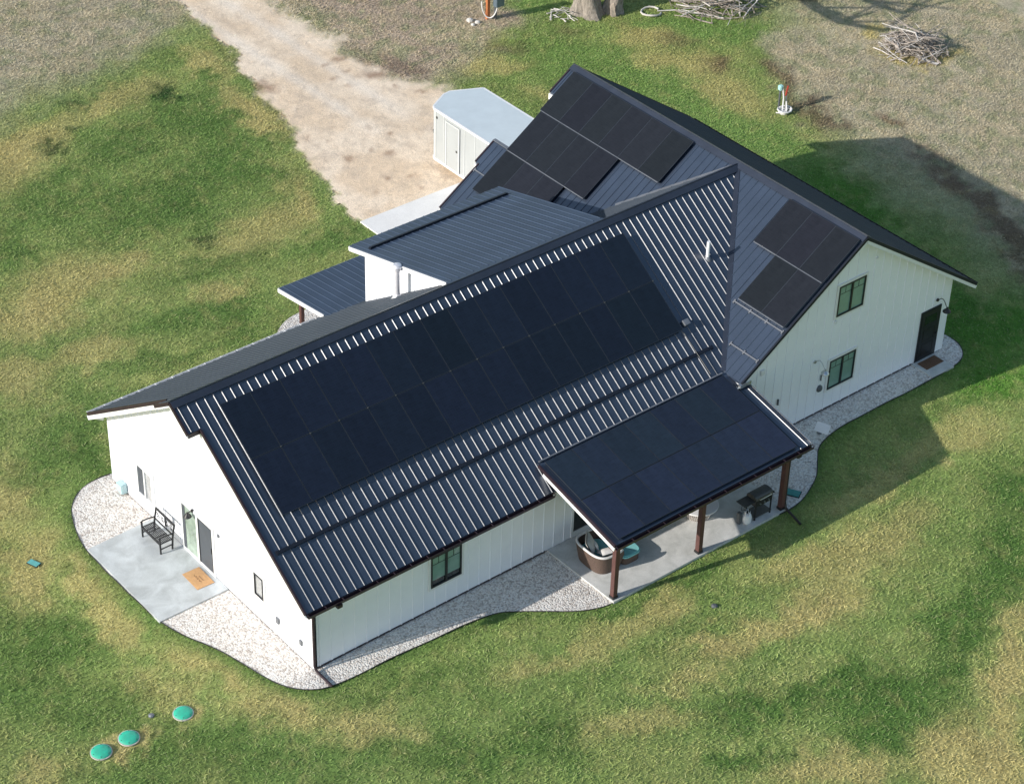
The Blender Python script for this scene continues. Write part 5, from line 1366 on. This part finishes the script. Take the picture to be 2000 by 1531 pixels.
def stick(m, p, az, el, L, r, bend=.12, rnd=random, n=6, fork=True):
    pts = []; q = V(p); d = V((math.cos(az) * math.cos(el), math.sin(az) * math.cos(el), math.sin(el)))
    for k in range(5):
        pts.append(q.copy()); q = q + d * (L / 4); d = (d + V((rnd.uniform(-bend, bend), rnd.uniform(-bend, bend), rnd.uniform(-bend, bend) * .7))).normalized()
        if q.z < .02: q.z = .02 + r
    m.tube(pts, r, n, r1=r * .45)
    if fork and L > .8:
        k = pts[2]; stick(m, k, az + rnd.choice((-.6, .6)), el * .5 + .1, L * .45, r * .55, bend, rnd, 5, False)
def brush(cx, cy, R, Hh, N, label, seed, mt='stick', parts=(('branches', 'stick', .5), ('dark_branches', 'bark', .25), ('pale_branches', 'stick_pale', .25))):
    rnd = random.Random(seed); t_ = thing('brush_pile', (cx, cy, 0), label, 'brush pile')
    for nm, mtt, fr in parts:
        m = MB()
        for k in range(int(N * fr)):
            a = rnd.uniform(0, 2 * math.pi); rr = R * rnd.random() ** .6
            px, py = cx + rr * math.cos(a), cy + rr * math.sin(a); hz = max(.03, Hh * (1 - rr / R) * rnd.uniform(.2, 1))
            az = a + math.pi + rnd.uniform(-1.3, 1.3)
            stick(m, (px, py, hz), az, rnd.uniform(-.1, .35), rnd.uniform(.6, 1.8) * R / 1.7, rnd.uniform(.014, .038), .22, rnd)
        m.build(nm, MATS[mtt], t_)
brush(43.55, 16.45, 1.75, .95, 170, 'loose heap of pale dead branches alone on the dry grass', 3)
brush(39.7, 24.9, 2.3, 1.2, 150, 'dark tangle of cut branches right of the tree trunk', 11)
brush(33.2, 28.0, .8, .3, 26, 'small scatter of pale twigs left of the tree trunk', 8, parts=(('branches', 'stick_pale', 1.0),))
m = MB(); m.cyl((42.2, 23.5, .16), (43.7, 22.35, .17), .15, .13, n=14); tag(m.build('log', MATS['bare_wood']), 'pale sawn log lying on the grass at the right of the brush', 'log')
m = MB(); m.tube([(36.6 + .45 * math.cos(t * .5) , 25.9 + .45 * math.sin(t * .5), .06 + .03 * math.sin(t)) for t in range(12)], .045, 7); m.tube([(36.9, 25.8, .05), (37.6, 25.4, .05), (37.9, 24.9, .04)], .03, 6)
tag(m.build('fallen_branch', MATS['stick_pale'], smooth=True), 'curled bleached branch lying in the trunk shadow', 'branch')
# tree with bare limbs
tree = thing('bare_tree', (34.7, 27.45, 0), 'thick grey barked leafless tree, only its flared foot in view', 'tree')
m = MB(); rnd = random.Random(4)
N1 = 28
def trunk(m, c0, c1, prof, seed, amp):
    rr = random.Random(seed); ph = [rr.uniform(0, 6.28) for _ in range(5)]; vs = []; fs = []
    for k, (t, r) in enumerate(prof):
        c = V(c0).lerp(V(c1), t)
        for i in range(N1):
            a = 2 * math.pi * i / N1
            rad = r * (1 + amp * (math.sin(3 * a + ph[0]) * .5 + math.sin(5 * a + ph[1] + t * 3) * .35 + math.sin(9 * a + ph[2]) * .2) * (1.6 if k < 2 else .8))
            vs.append((c.x + rad * math.cos(a), c.y + rad * math.sin(a), c.z))
    for k in range(len(prof) - 1):
        for i in range(N1):
            j_ = (i + 1) % N1; fs.append((k * N1 + i, k * N1 + j_, (k + 1) * N1 + j_, (k + 1) * N1 + i))
    m.add(vs, fs)
trunk(m, (34.45, 27.7, -.05), (34.1, 28.3, 7.0), [(0, .86), (.04, .66), (.10, .58), (.3, .52), (.7, .5), (1, .38)], 1, .16)
m.build('trunk', MATS['bark'], tree, smooth=True)
m = MB(); trunk(m, (35.35, 27.15, -.05), (36.2, 26.9, 5.5), [(0, .58), (.05, .44), (.12, .40), (.4, .40), (.8, .33), (1, .26)], 2, .16); m.build('trunk', MATS['bark'], tree, smooth=True)
m = MB(); m.prism([(34.86, 26.62, 0.02), (35.06, 26.52, .02), (35.0, 26.66, .62), (34.9, 26.72, .50)], (.05, .09, 0)); m.build('bare_patch', MATS['bare_wood'], tree)
m = MB()
def limb(pts, r, sd):
    rr = random.Random(sd); m.tube(pts, r, 8, r1=r * .4)
    for k in range(1, len(pts)):
        for q_ in range(3):
            p = V(pts[k]); d = V((rr.uniform(-1, 1), rr.uniform(-1, 1), rr.uniform(.1, .8))).normalized(); L_ = rr.uniform(1.2, 2.6)
            mid = p + d * L_ * .5 + V((0, 0, .15)); m.tube([p, mid, p + d * L_ + V((rr.uniform(-.3, .3), rr.uniform(-.3, .3), .2))], r * .4, 6, r1=.03)
limb([(34.3, 28.0, 4.0), (33.2, 26.0, 4.6), (32.0, 24.0, 4.9), (31.2, 22.5, 5.2), (30.8, 21.0, 5.8)], .24, 1)
limb([(36.0, 26.9, 4.2), (35.0, 25.0, 4.8), (34.0, 23.2, 5.1), (33.2, 21.6, 5.6)], .2, 2)
m.build('limb', MATS['bark'], tree, smooth=True)
for lab_seed, base in ((21, (34.1, 28.3, 6.9)), (22, (36.2, 26.9, 5.4)), (23, (34.2, 28.1, 4.6))):
    rr = random.Random(lab_seed); m = MB()
    def grow(p, d, L, r, dep):
        pts = [V(p)]; q = V(p); d = V(d).normalized()
        for k in range(4):
            q = q + d * L / 4; d = (d + V((rr.uniform(-.25, .25), rr.uniform(-.25, .25), rr.uniform(-.08, .16)))).normalized(); pts.append(q.copy())
        m.tube(pts, r, 7 if dep < 2 else 5, r1=r * .6)
        if dep < 4:
            for k in range(3 if dep < 3 else 2):
                s_ = pts[rr.randint(2, 4)]; dd_ = (d + V((rr.uniform(-.9, .9), rr.uniform(-.9, .9), rr.uniform(-.3, .5)))).normalized()
                grow(s_, dd_, L * rr.uniform(.55, .8), r * .55, dep + 1)
    for k in range(4):
        a = k * 1.57 + rr.uniform(-.4, .4); grow(base, (math.cos(a), math.sin(a) - .1, .55), 3.2, .24, 0)
    m.build('limb', MATS['bark'], tree, smooth=True)
# the unseen long limbs above are placed to drop branch shadows on the field
_cam = dict(R=(0.775455, -0.6308976, 0.0252546), U=(0.3554624, 0.4692675, 0.808353), F=(0.5218391, 0.6178643, -0.5881562), c=(-27.0571363, -40.6277401, 45.582502), f=4399.42)

# ---------------------------------------------------------------- camera and light
fx = _cam
cam = bpy.data.cameras.new('camera'); co = bpy.data.objects.new('camera', cam); COL.objects.link(co)
R_ = V(fx['R']); U_ = V(fx['U']); F_ = V(fx['F'])
M4 = Matrix(((R_.x, U_.x, -F_.x, fx['c'][0]), (R_.y, U_.y, -F_.y, fx['c'][1]), (R_.z, U_.z, -F_.z, fx['c'][2]), (0, 0, 0, 1)))
co.matrix_world = M4
cam.sensor_width = 36; cam.lens = fx['f'] * 36 / 2000; cam.clip_start = .5; cam.clip_end = 5000
S.camera = co
w = bpy.data.worlds.new('World'); S.world = w; w.use_nodes = True
nt = w.node_tree; sky = nt.nodes.new('ShaderNodeTexSky'); sky.sky_type = 'NISHITA'; sky.sun_disc = False
to_sun = V((-2.25, .44, 1.0)).normalized()
el = math.asin(to_sun.z)
sky.sun_elevation = el; sky.sun_rotation = math.atan2(to_sun.x, to_sun.y)
sky.air_density = 1.35; sky.dust_density = .8; sky.ozone_density = 2.2
nt.links.new(sky.outputs[0], nt.nodes['Background'].inputs['Color']); nt.nodes['Background'].inputs['Strength'].default_value = .15
sl_ = bpy.data.lights.new('sun', 'SUN'); so = bpy.data.objects.new('sun', sl_); COL.objects.link(so)
sl_.energy = 5.0; sl_.angle = math.radians(.5); sl_.color = (1.0, .95, .88)
so.rotation_euler = to_sun.to_track_quat('Z', 'Y').to_euler(); so.location = (-20, 5, 20)
S.view_settings.view_transform = 'Standard'; S.view_settings.look = 'None'; S.view_settings.exposure = 0; S.view_settings.gamma = 1
S.render.engine = 'CYCLES'
S.render.resolution_x = 1024; S.render.resolution_y = 783
